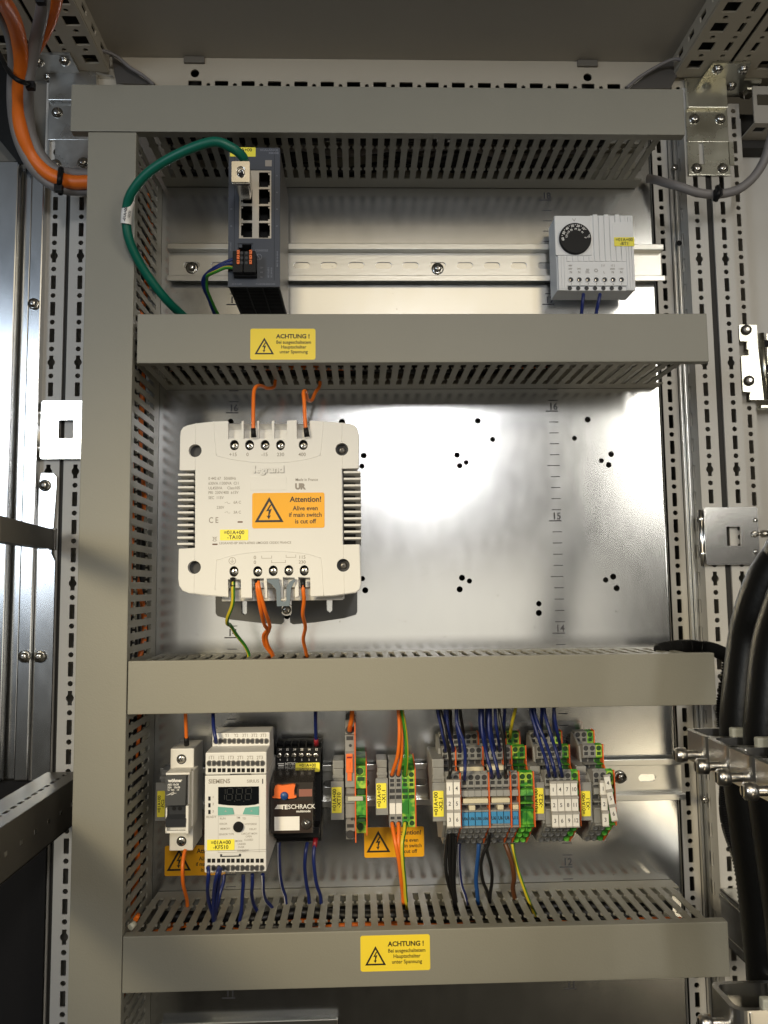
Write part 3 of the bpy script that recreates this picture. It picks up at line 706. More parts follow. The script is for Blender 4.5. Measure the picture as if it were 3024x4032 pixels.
# ribs right of the dial and above the print
n = 9; top = z1+1
for k in range(11):
    xx = x0+10.0+k*4.9
    if xx < xd-1: mb.box(xx, xx+3.9, Yt+.2, Yt+1.4, tx_(0,690)[1], zd-.5, 0, .25)
    else: mb.box(xx, xx+3.9, Yt+.2, Yt+1.7, tx_(0,690)[1], top-(.0 if k % 2 else 1.3)+.4, 0, .25)
for k in range(3):
    mb.box(x0+2.2+k*2.6, x0+4.3+k*2.6, Yt+.4, Yt+1.2, z0+1, zd-.6, 0, .2); mb.box(x1-1.2-k*2.4-1.0, x1-.2-k*2.4, Yt+.4, Yt+1.4, z0+1, z1, 0, .2)
mb.box(xd+19, x1-2, Yt, Yt+.6, tx_(0,420)[1], tx_(0,180)[1], 0, .2)
part(mb, 'housing', ['ltgrey'], th)
mb = MB()
zc = tx_(0, 1005)[1]
mb.box(x0+10, x1-8, Yt+1.5, Yt+2.5, z0+5, zc, 0)
part(mb, 'terminal_recess', ['ltgrey'], th)
mb = MB()
for k in range(7):
    cx = tx_(362+110*k, 0)[0]; cx = x0+ (tx_(350+110*k,1090)[0]-x0)
    mb.lathe((cx, Yt-.5+2, z0+3.2), (0,1,0), [(2.9,0),(2.9,6),(0,6)], 0, 20); mb.lathe((cx, Yt+1.3, z0+1.9), (0,-1,0), [(1.9,0),(1.9,.3),(0,.3)], 1, 16)
mb.box(x0+10, x1-8, Yt+1.6, Yt+8, z0-.2, z0+3.2, 0, .4)
part(mb, 'wire_funnels', ['ltgrey', 'tdark'], th)
for k in range(7):
    p = A('TH', 361+110.5*k, 928, Yt-.0)
    mb = MB(); mb.lathe((p.x, Yt+1.2, p.z), (0,-1,0), [(3.1,0),(3.0,.5),(2.3,.6),(2.1,.4)], 0, 20); mb.lathe((p.x, Yt+1.1, p.z), (0,-1,0), [(2.2,0),(2.2,.15),(0,.15)], 1, 16)
    mb.box(p.x-1.2, p.x-.3, Yt+.6, Yt+.9, p.z-1.1, p.z+.2, 2)
    part(mb, 'terminal_screw', ['ltgrey', 'tdark', 'steel'], th)
c = A('TH', 420, 388, Yt-3)
dr = (A('TH', 628, 388, Yt-3)-A('TH', 212, 388, Yt-3)).length/2
mb = MB(); mb.lathe((c.x, Yt, c.z), (0,-1,0), [(dr,0),(dr,2.4),(dr-.5,3),(0,3)], 0, 48); dl = part(mb, 'dial', ['black'], th)
mb = MB()
def onr(t_, ang, rr, sz_): 
    a_ = radians(ang); d_ = Vector((sin(a_), 0, cos(a_))); mb.text(t_, Fr(Vector((c.x, Yt-3, c.z))+d_*rr, Vector((d_.z, 0, -d_.x)), d_, (0,-1,0)), sz_, 0, .015, .08, .95)
for t_, an in (('60',-95),('50',-66),('40',-40),('30',-13),('20',13),('10',39)): onr(t_, an, dr*.73, 2.6)
for t_, an in (('131',-78),('113',-52),('95',-26),('77',2),('59',25),('41',50)): onr(t_, an, dr*.52, 2.0)
onr('°C', 82, dr*.76, 2.5); onr('F', 88, dr*.55, 2.2)
for an in (-80,-53,-26.5,0,26,50): onr('.', an, dr*.84, 4)
part(mb, 'dial_marks', ['tagw'], dl)
mb = MB(); V_ = A('TH', 400, 170, Yt)
mb.prism(front(V_.x, Yt, V_.z, .5), rect(-.2, .2, 0, 2.9), 0, .06); mb.prism(front(V_.x, Yt, V_.z, -.5), rect(-.2, .2, 0, 2.9), 0, .06)
for k in range(7):
    p = A('TH', 370+109*k, 995, Yt); mb.text(str(k+1), front(p.x, Yt+.9, p.z), 2.0, 0, 0, .1)
for x, y, t_ in ((355,755,'48V'),(355,798,'60V'),(362,845,'N'),(467,798,'24V'),(470,845,'N'),(797,845,'L'),(785,752,'[ L1'),(910,752,'L2 ]'),(905,798,'250V'),(910,845,'N'),(1017,798,'115V'),(1020,845,'N')):
    p = A('TH', x, y, Yt); mb.text(t_, front(p.x, Yt+.9, p.z), 1.9 if len(t_) > 1 else 2.6, 0, 0, .1, .95)
p = A('TH', 580, 845, Yt); mb.box(p.x-1.9, p.x+1.9, Yt+.75, Yt+.95, p.z+.2, p.z+.5)
for k in range(3): mb.tube([(p.x-1+k, Yt+.8, p.z+1), (p.x-1.5+k, Yt+.8, p.z+2), (p.x-.6+k, Yt+.8, p.z+3.1), (p.x-1+k, Yt+.8, p.z+4.2)], .16, 0, 5)
p = A('TH', 690, 808, Yt); mb.prism(front(p.x, Yt+.9, p.z), circ(0,0,1.35,14), 0, .1, 0, [circ(0,0,.95,14)])
for k in range(8): mb.prism(front(p.x, Yt+.9, p.z, k*pi/4), rect(-.17,.17,1.3,2), 0, .1)
part(mb, 'printing', ['inkg'], th)
p = A('TH', 925, 495, Yt-.1); q = A('TH', 1183, 380, Yt-.1)
tag(front(p.x, Yt-.15, p.z), q.x-p.x, q.z-p.z, '=01A+00', '-BT1', th)
for (xa, ya, xb, yb), tx in zip(((520,1145,495,1400),(735,1145,685,1400)), ('left', 'right')):
    mb = MB(); mb.tube([A('TH', xa, ya-20, Yt+3), A('TH', xa, ya, Yt-.5), A('TH', (xa+xb)/2-2, (ya+yb)/2, Yt-1), A('TH', xb, yb, Yt-6), A('TH', xb-10, yb+120, Yt-14)], 1.55, 0, 10)
    solo(mb, 'control_wire', ['wblue'], tx+' one of two blue wires leaving the bottom of the thermostat', 'wire', 'blue control wires')

# ================================================================== transformer
Yx = -110
def X(px, py, Y=Yx): return A('TX', px, py, Y)
tf = thing('transformer', 'big white moulded transformer with ribbed sides and an orange warning sticker', 'transformer', (-248, -50, 1411))
def xz(l, Y=Yx): return [(X(x, y, Y).x, X(x, y, Y).z) for x, y in l]
out = [(160,505),(225,490),(350,477),(455,473)]
top_pockets = [(455,600),(553,600),(553,477),(568,470),(568,600),(662,600),(665,473),(680,470),(680,600),(772,600),(775,473),(792,468),(792,600),(884,600),(886,470),(955,467),(957,600),(1050,600),(1052,470)]
top = [(107,590),(112,545),(128,520)]+out+top_pockets+[(1150,475),(1300,487),(1365,500),(1390,520),(1403,548),(1410,590)]
right = [(1408,815),(1285,818),(1292,1375),(1414,1372)]
bot = [(1425,1660),(1415,1700),(1385,1722),(1220,1745),(1058,1752),(1056,1615),(968,1612),(972,1750),(945,1762),(942,1615),(855,1612),(860,1765),(832,1765),(828,1620),(738,1622),(742,1765),(718,1765),(716,1620),(626,1622),(630,1762),(550,1762),(548,1628),(454,1628),(456,1755),(300,1742),(170,1725),(125,1705),(100,1670),(94,1620)]
left = [(97,1405),(215,1398),(217,830),(103,830)]
face = top+right+bot+left
holes = [circ(X(x, y).x, X(x, y).z, 4.9, 24) for x, y in ((218,690),(1283,680),(212,1537),(1293,1522))]
sh = [(503,650),(613,650),(726,650),(838,650),(1003,648),(500,1567),(672,1567),(785,1562),(898,1560),(1010,1560)]
shs = [[(X(x,y).x+3.45*cos(a), X(x,y).z+4.0*sin(a)) for a in [2*pi*k/20 for k in range(20)]] for x, y in sh]
pf = xz(face)
mb = MB(); mb.prism(front(0, Yx+7, 0), pf, 0, 5.8, 0, holes+shs)
mb.prism(front(0, Yx+1.3, 0), [( -248+(x+248)*.992, 1500+(z-1500)*.992) for x, z in pf], 0, 1.3, 0, [h for h in holes+shs])
part(mb, 'front_cover', ['cream'], tf)
# body behind
bx0, bx1 = X(110,0).x+1.2, X(1402,0).x-1.2
mb = MB()
zt, zb = X(0,610).z, X(0,1610).z
mb.box(bx0+11, bx1-11, Yx+12, -10, zb, zt, 0, 2)
mb.box(bx0, bx1, Yx+7, -14, X(0,830).z, zt+9, 0, 3); mb.box(bx0, bx1, Yx+7, -14, zb-9, X(0,1405).z, 0, 3)
part(mb, 'housing', ['cream'], tf)
# side louvres
for s_, (pa, pb) in ((0, (103,216)), (1, (1290,1412))):
    mb = MB(); n = 12
    ya = 862 if s_ == 0 else 852
    for k in range(n-(0 if s_ else 0)):
        y = ya+ (1365-862)/11*k if s_ == 0 else 852+(1336-852)/10*k
        if s_ and k == 11: break
        z = X(0, y).z
        mb.box(X(pa,0).x, X(pb,0).x, Yx+.8, -16, z-1.1, z+.55, 0, .3)
    part(mb, 'cooling_louvres', ['cream'], tf)
mb = MB(); mb.box(bx0+2, bx0+11.2, Yx+20, -16, X(0,1400).z, X(0,832).z); part(mb, 'dark_core', ['tdark'], tf); mb = MB(); mb.box(bx1-11.2, bx1-2, Yx+20, -16, X(0,1372).z, X(0,820).z); part(mb, 'dark_core', ['tdark'], tf)
for h in holes:
    cxh = sum(p[0] for p in h)/len(h); czh = sum(p[1] for p in h)/len(h)
    mb = MB(); mb.lathe((cxh, Yx+.2, czh), (0,1,0), [(4.95,0),(4.95,5.6),(0,5.6)], 0, 24)
    if cxh > -248: screw(mb, (cxh, Yx+5.6, czh), r=2.6, h=2, mi=1, mr=0)
    part(mb, 'mounting_hole', ['tdark', 'dsteel'], tf)  # hole lining coloured near-black for the shade inside
for i, (x, y) in enumerate(sh):
    p = X(x, y); mb = MB()
    mb.lathe((p.x, Yx+.9, p.z), (0,1,0), [(3.5,0),(3.5,6),(0,6)], 1, 20)
    screw(mb, (p.x+.1, Yx+4.2, p.z-.1), r=3.1, h=1.6, mi=0, mr=1, rot=random.uniform(-.4,.6))
    part(mb, 'terminal_screw', ['steel', 'tdark'], tf)
# pocket floors
mb = MB()
for (xa, xb, ya, yb, tp) in [(455,553,490,600,1),(568,662,490,600,1),(680,772,490,600,1),(792,884,490,600,1),(957,1050,490,600,1),(454,548,1628,1755,0),(626,716,1622,1760,0),(738,828,1622,1765,0),(855,942,1615,1762,0),(968,1056,1615,1750,0)]:
    p, q = X(xa, yb), X(xb, ya)
    if tp:                                       # concave ramps
        n = 6; prof = [(0, 0)]+[(6.5*(k/n)**2+.3, (q.z-p.z)*k/n+.01) for k in range(n+1)]
        vs = []
        for k in range(n+1):
            d_ = 1+12*(1-(k/n))**.5; zz = p.z+(q.z-p.z-.2)*k/n
            vs += [(p.x-.2, Yx+d_, zz), (q.x+.2, Yx+d_, zz)]
        mb.add(vs, [(2*k, 2*k+1, 2*k+3, 2*k+2) for k in range(n)], 0, True)
    else: mb.box(p.x-.2, q.x+.2, Yx+13, Yx+14, p.z+1, q.z+1)
part(mb, 'terminal_pockets', ['cream'], tf)
mb = MB()
for x in (553,568,662,680,772,792): pass
def arc(pts_, w=.28, lift=.10):
    P_ = [X(x, y) for x, y in pts_]; mb.tube([(p.x, Yx+.0, p.z) for p in P_], w, 0, 6, sub=6)
arc([(352,478),(360,600),(372,725)]); arc([(372,725),(480,752),(620,772),(750,778),(900,772),(1030,752),(1125,725)]); arc([(1125,725),(1140,600),(1150,475)])
arc([(362,1700),(368,1560),(374,1485)]); arc([(374,1485),(520,1445),(760,1420),(1000,1435),(1130,1470)]); arc([(1130,1470),(1140,1560),(1150,1745)])
arc([(225,490),(222,560),(220,638)]); arc([(218,742),(218,790),(218,830)]); arc([(1283,487),(1283,560),(1283,628)]); arc([(1285,732),(1286,780),(1286,818)])
arc([(215,1398),(214,1440),(213,1485)]); arc([(211,1590),(210,1660),(208,1730)]); arc([(1292,1375),(1293,1420),(1293,1468)]); arc([(1296,1575),(1298,1650),(1300,1730)])
part(mb, 'moulded_seam', ['cream'], tf)
mb = MB(); p = X(620, 978); q = X(880, 880); mb.box(p.x, q.x, Yx-.25, Yx+.2, p.z, q.z, 0, .2); part(mb, 'blank_field', ['cream'], tf)
mb = MB(); p = X(752, 848); mb.text('legrand', front(p.x, Yx+.1, p.z), 6.3, 0, .035, 1.1, 1.05); part(mb, 'raised_lettering', ['cream'], tf)
mb = MB(); mb.text('legrand', front(p.x+.35, Yx+.1, p.z-.35), 6.3, 0, .035, .18, 1.05); part(mb, 'lettering_shadow', ['gtag'], tf)  # offset grey copy drawn as the shadow of the raised letters
mb = MB()
def tp(x, y, s, t, al='C', sx=1, b=0): p = X(x, y); mb.text(t, front(p.x, Yx-.02, p.z), s, 0, b, .06, sx, al)
for x, t in ((493,'+15'),(598,'0'),(722,'-15'),(838,'230'),(995,'400')): tp(x, 730, 3.2, t)
for y, t in ((902,'0 442 67   50/60Hz'),(938,'630VA /1300VA  Cl I'),(972,'UL450VA     Class105'),(1005,'PRI  230V/400  ±15V'),(1042,'SEC  115V')): tp(315, y, 2.6, t, 'L', .86)
tp(497,1075,2.5,'6A C','L',.9); tp(375,1112,2.5,'230V','L',.9); tp(497,1147,2.5,'3A C','L',.9); tp(318,1215,5.2,'C E','L',.8)
tp(1028,910,2.6,'Made in France','C',.9); tp(395,1370,2.1,'LEGRAND-BP 30076-87002 LIMOGES CEDEX FRANCE','L',.93)
tp(652,1478,3.2,'0'); tp(652,1513,3.2,'0'); tp(995,1475,3.0,'115'); tp(995,1510,3.0,'230')
for a_, b_, y, up in ((700,775,1473,1),(877,950,1466,1),(772,875,1505,1)):
    p, q = X(a_, y), X(b_, y); mb.box(p.x, q.x, Yx-.08, Yx, p.z, p.z+.3); mb.box(p.x, p.x+.3, Yx-.08, Yx, p.z, p.z+2.1); mb.box(q.x-.3, q.x, Yx-.08, Yx, p.z, p.z+2.1)
p = X(488, 1490); mb.prism(front(p.x, Yx, p.z), circ(0,0,2.7,20), 0, .07, 0, [circ(0,0,2.35,20)])
for k in range(3): mb.box(p.x-1.6+.45*k, p.x+1.6-.45*k, Yx-.07, Yx, p.z-.3-.6*k, p.z-.05-.6*k)
mb.box(p.x-.13, p.x+.13, Yx-.07, Yx, p.z, p.z+2)
for x, y in ((452,1070),(452,1140)): p = X(x, y); mb.tube([(p.x-2, Yx-.02, p.z), (p.x, Yx-.02, p.z+.8), (p.x+.3, Yx-.02, p.z-.3), (p.x+2.2, Yx-.02, p.z-.3)], .12, 0, 5, sub=2)
p = X(980, 950); mb.text('UR', front(p.x, Yx-.02, p.z-2), 5.0, 0, .06, .06, .95)
p = X(360, 1330)
mb.prism(front(p.x, Yx, p.z), [(-1.3,1.3),(1.3,1.3),(.9,-2),(-.9,-2)], 0, .06, 0, [[(-.9,1),(.9,1),(.6,-1.7),(-.6,-1.7)]]); mb.prism(front(p.x, Yx, p.z, .75), rect(-2.4,2.4,-.13,.13), 0, .07); mb.prism(front(p.x, Yx, p.z, -.75), rect(-2.4,2.4,-.13,.13), 0, .07)
part(mb, 'printing', ['inkg'], tf)
mb = MB()
for x, y in ((545,1208),(362,1370)): p = X(x, y); mb.prism(front(p.x, Yx, p.z), rrect(4, 1.1, .5), 0, .08)
part(mb, 'brown_marks', ['wbrown'], tf)
# base bracket
mb = MB()
def b0(l): return [(A('TX', x, y, -1).x, A('TX', x, y, -1).z) for x, y in l]
half1 = b0([(370,1700),(372,1870),(385,1890),(480,1915),(700,1940),(850,1950),(862,1930),(862,1890),(850,1870),(850,1700)])
half2 = b0([(920,1700),(920,1870),(908,1890),(910,1935),(930,1950),(1100,1935),(1300,1905),(1385,1880),(1395,1860),(1395,1700)])
s1 = b0([(556,1780),(598,1780),(597,1870),(577,1882),(558,1870)]); s2 = b0([(1172,1770),(1215,1770),(1214,1850),(1195,1868),(1174,1850)])
mb.prism(front(0, -2, 0), half1, 0, 2.5, 0, [s1]); mb.prism(front(0, -2, 0), half2, 0, 2.5, 0, [s2])
p = A('TX', 370, 1700, -3); q = A('TX', 1395, 1640, -3); mb.box(p.x, q.x, -4.5, -1, p.z, q.z)
part(mb, 'base_bracket', ['base'], tf)
mb = MB(); p = A('TX', 420, 1790, Yx+20); q = A('TX', 1290, 1700, Yx+20); mb.box(p.x, q.x, Yx+14, -14, p.z+.6, q.z, 0, .6); part(mb, 'lower_ledge', ['cream'], tf)
mb = MB(); p = A('TX', 883, 1845, -3); mb.lathe(p, (0,-1,0), [(5.2,0),(5.2,1),(3,1)], 0, 20); screw(mb, p+Vector((0,-1,0)), r=4, h=2.4, rot=0); part(mb, 'fixing_screw', ['steel', 'dsteel'], tf)
p, q = X(398, 1342), X(604, 1262)
tag(front(p.x, Yx-.1, p.z), q.x-p.x, q.z-p.z, '=01A+00', '-TA10', tf, 'yel2')
p, q, t = X(632, 1255), X(1158, 1252), X(632, 998)
attention(front(p.x, Yx-.1, p.z), (q-p).length, (t-p).length, 'orange Attention warning sticker on the front of the white transformer')
# bridge link
mb = MB(); g = [(742,1625),(828,1622),(826,1640),(838,1680),(840,1780),(862,1790),(880,1780),(882,1680),(905,1640),(945,1620),(943,1636),(915,1690),(910,1750),(902,1818),(812,1820),(806,1700),(780,1665),(742,1640)]
mb.prism(front(0, Yx-1, 0), [(X(x, y, Yx-3).x, X(x, y, Yx-3).z) for x, y in g], 0, 2.2); solo(mb, 'bridge_link', ['bluegrey'], 'blue grey forked bridge link in the two middle lower terminals of the transformer', 'link')

# ================================================================== wires
WG = {}
def wire(mats, pts, label, r=1.45, n=10, group=None, stripe=None, name='wire', cat='wire', sub=7, twist=0, ph=0, ends=()):
    P_ = [A(*q) if isinstance(q[0], str) else Vector(q) for q in pts]
    mb = MB(); mb.tube(P_, r, 0, n, sub=sub, stripe=stripe, twist=twist, ph=ph)
    o = solo(mb, name, mats, label, cat, group)
    for m_, i0 in ends:                         # ferrule sleeves
        a_, b_ = (P_[0], P_[1]) if i0 == 0 else (P_[-1], P_[-2])
        d_ = (b_-a_).normalized(); mb = MB(); mb.cyl(a_-d_*.5, a_+d_*6.5, r*1.45, 0, 14, r2=r*1.25); part(mb, 'end_sleeve', [m_], o)
    return o
GY = ['wgreen', 'wyel']
gys = lambda k, i: 1 if k % 12 in (0, 1, 2, 3) else 0
bws = lambda k, i: 1 if k % 12 == 1 else 0
YW = -113
wire(['wor'], [('TX',643,590,YW+1), ('TX',640,520,YW), ('TX',640,380,YW+3), ('TX',645,260,YW+10), ('TX',668,222,YW+18), ('TX',705,222,-62), ('TX',740,238,-50), ('TX',790,228,-38), ('TX',800,180,-34)], 'orange wire from the second upper terminal of the transformer into the duct above', ends=[('black', 0)])
wire(['wor'], [('TX',1030,585,YW+1), ('TX',1018,500,YW), ('TX',1010,340,YW+3), ('TX',1005,268,YW+8), ('TX',1020,262,YW+16), ('TX',1035,320,-80), ('TX',1065,325,-60), ('TX',1090,270,-45), ('TX',1120,225,-36), ('TX',1125,190,-34)], 'orange wire from the far right upper terminal of the transformer, kinked below the duct', ends=[('black', 0)])
wire(GY, [('TX',492,1620,YW+2), ('TX',493,1680,YW), ('TX',490,1800,YW+5), ('TX',455,1900,YW+16), ('TX',452,1945,-85), ('TX',475,1960,-70), ('TX',520,2030,-55), ('TX',575,2100,-46), ('TX',605,2160,-40), ('TX',608,2200,-38)], 'green and yellow earth wire from the lower left terminal of the transformer', n=12, stripe=gys, ph=.6, ends=[('black', 0)])
wire(['wor'], [('TX',668,1630,YW+2), ('TX',670,1700,YW), ('TX',695,1850,YW+8), ('TX',720,1950,-85), ('TX',742,1990,-72), ('TX',715,2030,-60), ('TX',725,2100,-50), ('TX',775,2170,-42), ('TX',780,2200,-38)], 'left one of two orange wires leaving the second lower terminal of the transformer', ends=[('black', 0)])
wire(['wor'], [('TX',676,1640,YW+1), ('TX',685,1700,YW-1), ('TX',725,1850,YW+8), ('TX',758,1950,-85), ('TX',755,1990,-72), ('TX',735,2040,-58), ('TX',745,2100,-50), ('TX',780,2165,-40), ('TX',786,2200,-36)], 'right one of two orange wires leaving the second lower terminal of the transformer')
wire(['wor'], [('TX',1000,1625,YW+2), ('TX',1003,1700,YW), ('TX',1008,1780,YW+4), ('TX',1000,1880,YW+14), ('TX',1018,1970,-80), ('TX',1003,2060,-58), ('TX',1020,2140,-44), ('TX',1030,2190,-36)], 'orange wire from the far right lower terminal of the transformer', ends=[('black', 0)])
# wires to switch plug
for i, (m, st, lb) in enumerate(((['wblue'], None, 'plain dark blue wire, upper one plugged into the network switch'), (['wblue', 'wwhite'], bws, 'blue and white striped wire plugged into the network switch'), (GY, gys, 'green and yellow wire, lowest one plugged into the network switch'))):
    y = 1475+i*57
    wire(m, [('SW',490,y,-100), ('SW',430,y+4-i*6,-101), ('SW',330,1515+i*32,-99), ('SW',220,1570+i*28,-96), ('SW',120,1640+i*16,-90), ('SW',60+i*22,1720,-84), ('SW',70+i*18,1830,-76), ('SW',120+i*12,1940,-66), ('SW',165+i*16,2060,-56), ('SW',205+i*22,2160,-46), ('SW',230+i*22,2240,-44)], lb, r=1.35, n=12, stripe=st, ph=1.0)
# ================================================================== lower row, left: fuse holder
def bx(k, x, y, Y): p = A(k, x, y, Y); return p
def dbox(mb, k, px0, py0, px1, py1, Y, depth, mi=0, c=.4):
    """box whose front face covers photo rectangle at plane Y, reaching back by depth"""
    p, q = A(k, px0, py1, Y), A(k, px1, py0, Y)
    mb.box(p.x, q.x, Y, Y+depth, p.z, q.z, mi, c); return p, q
fh = thing('fuse_holder', 'white modular fuse holder with a black pull handle, leftmost on the lower rail', 'fuse holder', (A('B1',340,1340,-48).x, -30, A('B1',340,1340,-48).z))
mb = MB()
dbox(mb, 'B1', 252, 1345, 435, 515, -48, 38, 0, .8)
dbox(mb, 'B1', 255, 1150, 435, 700, -62, 20, 0, .6)
p, q = A('B1', 255, 500, -46), A('B1', 432, 470, -46)
part(mb, 'housing', ['white'], fh)
mb = MB(); YH = -74
pr = [(215,745),(228,712),(380,712),(420,715),(398,750),(385,1000),(375,1165),(405,1165),(405,1205),(225,1205),(222,1010)]
g = [(A('B1', x, y, YH).x, A('B1', x, y, YH).z) for x, y in pr]
zt_, zb_ = A('B1', 0, 712, YH).z, A('B1', 0, 1207, YH).z; xl, xr = A('B1', 216, 900, YH).x, A('B1', 400, 900, YH).x
mb.box(xl, xr, YH+3, -60, zb_, zt_, 0, .5); mb.box(xl, xl+1, YH-1, YH+4, zb_, A('B1',0,1000,YH).z, 0, .2); mb.box(xr-1.5, xr+.6, YH-3, YH+4, zb_, A('B1',0,980,YH).z, 0, .4)
mb.box(xl, xr+.4, YH-1, YH+4, zb_, zb_+1.6, 0, .3); mb.box(xl, xr+1, YH-2, YH+4, zt_-1.6, zt_, 0, .3)
part(mb, 'handle_frame', ['white'], fh)
mb = MB()
yz = [(zt_-1.8, YH-4.5), (A('B1',0,965,YH).z, YH-6.5), (A('B1',0,985,YH).z, YH+1), (A('B1',0,1060,YH).z, YH+1.5), (A('B1',0,1085,YH).z, YH-4), (zb_+5, YH-3), (zb_+5, YH+3), (zt_-1.8, YH+3)]
mb.prism(Fr((0,0,0), (0,0,1), (0,1,0), (1,0,0)), yz, xl+.6, xr-1.2)
hnd = part(mb, 'pull_handle', ['darkgrey'], fh)
mb = MB()
for x in (280, 328): mb.lathe(A('B1', x, 1002, YH+.9), (0,-1,0), [(1.5,0),(1.5,.2),(0,.2)], 0, 14)
part(mb, 'test_hole', ['black'], hnd)
mb = MB(); p = A('B1', 290, 785, YH-4.9); mb.text('wöhner', front(p.x, YH-5.3, p.z), 2.9, 0, .03, .1, .98)
for y, t in ((815,'AES 10x38'),(838,'32A   10x38'),(862,'31 295   1P')):
    p = A('B1', 228, y, YH-5.3); mb.text(t, front(p.x, YH-5.4, p.z), 1.7, 0, .01, .1, .95, 'L')
p = A('B1', 258, 885, YH-5.6); mb.prism(front(p.x, YH-5.7, p.z, .45), rect(-2.4,2.4,-.8,.8), 0, .1, 0, [rect(-2.1,2.1,-.5,.5)]); mb.prism(front(p.x, YH-5.7, p.z, .2), rect(-4,4,-.12,.12), 0, .1)
part(mb, 'printing', ['tagw'], hnd)
for y in (600, 1270):
    p = A('B1', 341, y, -48.2); mb = MB(); mb.lathe(p, (0,-1,0), [(3.9,0),(3.9,.15),(0,.15)], 1, 20); screw(mb, p+Vector((0,.3,0)), r=3.3, h=1.3, mi=0, mr=1, rot=.5); part(mb, 'terminal_screw', ['steel', 'tdark'], fh)

# ================================================================== timer / temperature relay
Yr = -103
rl = thing('monitoring_relay', 'tall cream monitoring relay with a dark digit display and two teal buttons', 'relay', (A('B1',790,1550,Yr).x, -50, A('B1',790,1550,Yr).z))
def RX(x, y, Y=Yr): return A('B1', x, y, Y)
xl, xr = RX(540,0).x, RX(1035,0).x
zA, zB, zC, zD = RX(0,560).z, RX(0,745).z, RX(0,1365).z, RX(0,1545).z
mb = MB()
mb.box(xl, xr, Yr+1.2, -50, zB+.3, zA, 0, .8); mb.box(xl, xr, Yr, -30, zC+.2, zB-.2, 0, .5); mb.box(xl, xr, Yr+1.2, -30, zD, zC-.2, 0, .8)
Y2 = Yr+26
p, q = A('B1', 592, 545, Y2), A('B1', 1062, 380, Y2); mb.box(p.x, q.x, Y2, -50, p.z-2, q.z, 0, .8)
part(mb, 'housing', ['cream'], rl)
mb = MB(); p, q = A('B1', 670, 470, -12), A('B1', 1105, 340, -12); mb.box(p.x-2, q.x, -50.5, -9, zD+14, q.z, 0, 1)
for k in range(6): mb.box(p.x+6*k+2, p.x+6*k+6.4, -26, -13, q.z-.1, q.z+1.2, 0, .2)
part(mb, 'rear_housing', ['darkgrey'], rl)
def term_rows(Y, yc, ys, xs, pitch, sq, lower, names, ny):
    for i, x in enumerate(xs):
        mb = MB()
        for dx in (-18, 18):
            p = A('B1', x+dx, yc, Y); mb.lathe((p.x, Y+.0, p.z), (0,-1,0), [(2.15,0),(2.15,.25),(0,.25)], 0, 16)
            mb.lathe((p.x, Y-.2, p.z), (0,-1,0), [(1.5,0),(1.4,.12),(0,.12)], 1, 14)
            p = A('B1', x+dx+2, ys, Y); mb.box(p.x-1.25, p.x+1.25, Y-.22, Y+.1, p.z-1.4, p.z+1.4, 2)
        mb.box(A('B1', x-2, yc, Y).x-.25, A('B1', x+2, yc, Y).x+.25, Y-.5, Y, A('B1', x, yc+14, Y).z, A('B1', x, yc-14, Y).z, 3)
        part(mb, 'terminal_pair', ['dsteel', 'tdark', 'dark', 'gtag'], rl)
T_ = Yr+1.2
term_rows(T_, 633, 690, [588+79*k for k in range(6)], 0, 0, 0, None, 0)
term_rows(Y2, 452, 508, [640+75*k for k in range(6)], 0, 0, 0, None, 0)
term_rows(T_, 1488, 1428, [583+79*k for k in range(6)], 0, 0, 0, None, 0)
mb = MB()
for k, t in enumerate(('1T1','1T2','1T3','2T1','2T2','2T3')): p = RX(586+79*k, 600, T_); mb.text(t, front(p.x, T_, p.z), 3, 0, 0, .06, .85)
for k, t in enumerate(('','Y1','Y2','3T1','3T2','3T3')): p = A('B1', 640+74*k, 418, Y2); mb.text(t, front(p.x, Y2, p.z), 3, 0, 0, .06, .85)
def rt(x, y, s, t, sx=1, al='C', b=0): p = RX(x, y); mb.text(t, front(p.x, Yr, p.z), s, 0, b, .06, sx, al)
rt(562, 798, 3.6, 'SIEMENS', 1.0, 'L', .02); rt(975, 790, 2.7, 'SIRIUS', 1.05, 'R'); rt(585,1080,2,'READY'); rt(678,1092,1.7,'RUN'); rt(805,1085,1.7,'TM'); rt(853,1092,1.7,'TD')
for x, y, t in ((683,1135,'ERROR'),(700,1175,'MEMORY'),(708,1220,'SENSOR TYPE'),(907,1137,'HYSTERESE'),(925,1178,'DELAY'),(895,1215,'CIRCUIT MON'),(890,1238,'OPEN'),(890,1265,'CLOSED'),(810,1275,'MODE'),(833,1300,'UNDER'),(828,1325,'OVER'),(843,1352,'WINDOW')): rt(x, y, 1.6, t, .95)
for y, t in ((918,'1'),(975,'2'),(1035,'3')): rt(600, y, 2, t)
p = RX(585,1535,T_); mb.text('A1 A2   AC/DC 24V', front(RX(680,1538).x, T_, p.z), 1.8, 0, 0, .06)
part(mb, 'printing', ['inkg'], rl)
mb = MB()
for x in (641, 975): p = RX(x, 1065); q = RX(x, 1362); mb.box(p.x, p.x+.2, Yr-.06, Yr, q.z, p.z)
p, q = RX(641, 1362), RX(1032, 1359); mb.box(p.x, q.x, Yr-.06, Yr, p.z, p.z+.2)
mb.tube([RX(641,1070), RX(720,1060), RX(808,1056), RX(900,1060), RX(975,1070)], .12, 0, 5)
part(mb, 'panel_line', ['gtag'], rl)
p0_, p1_ = RX(641, 825), RX(974, 822)
g = [(RX(x, y).x, RX(x, y).z) for x, y in ((641,826),(974,821),(975,962),(940,972),(880,978),(808,980),(735,977),(680,972),(641,966))]
mb = MB(); mb.prism(front(0, Yr, 0), g, 0, .2); dp = part(mb, 'display', ['lcd'], rl)
mb = MB()
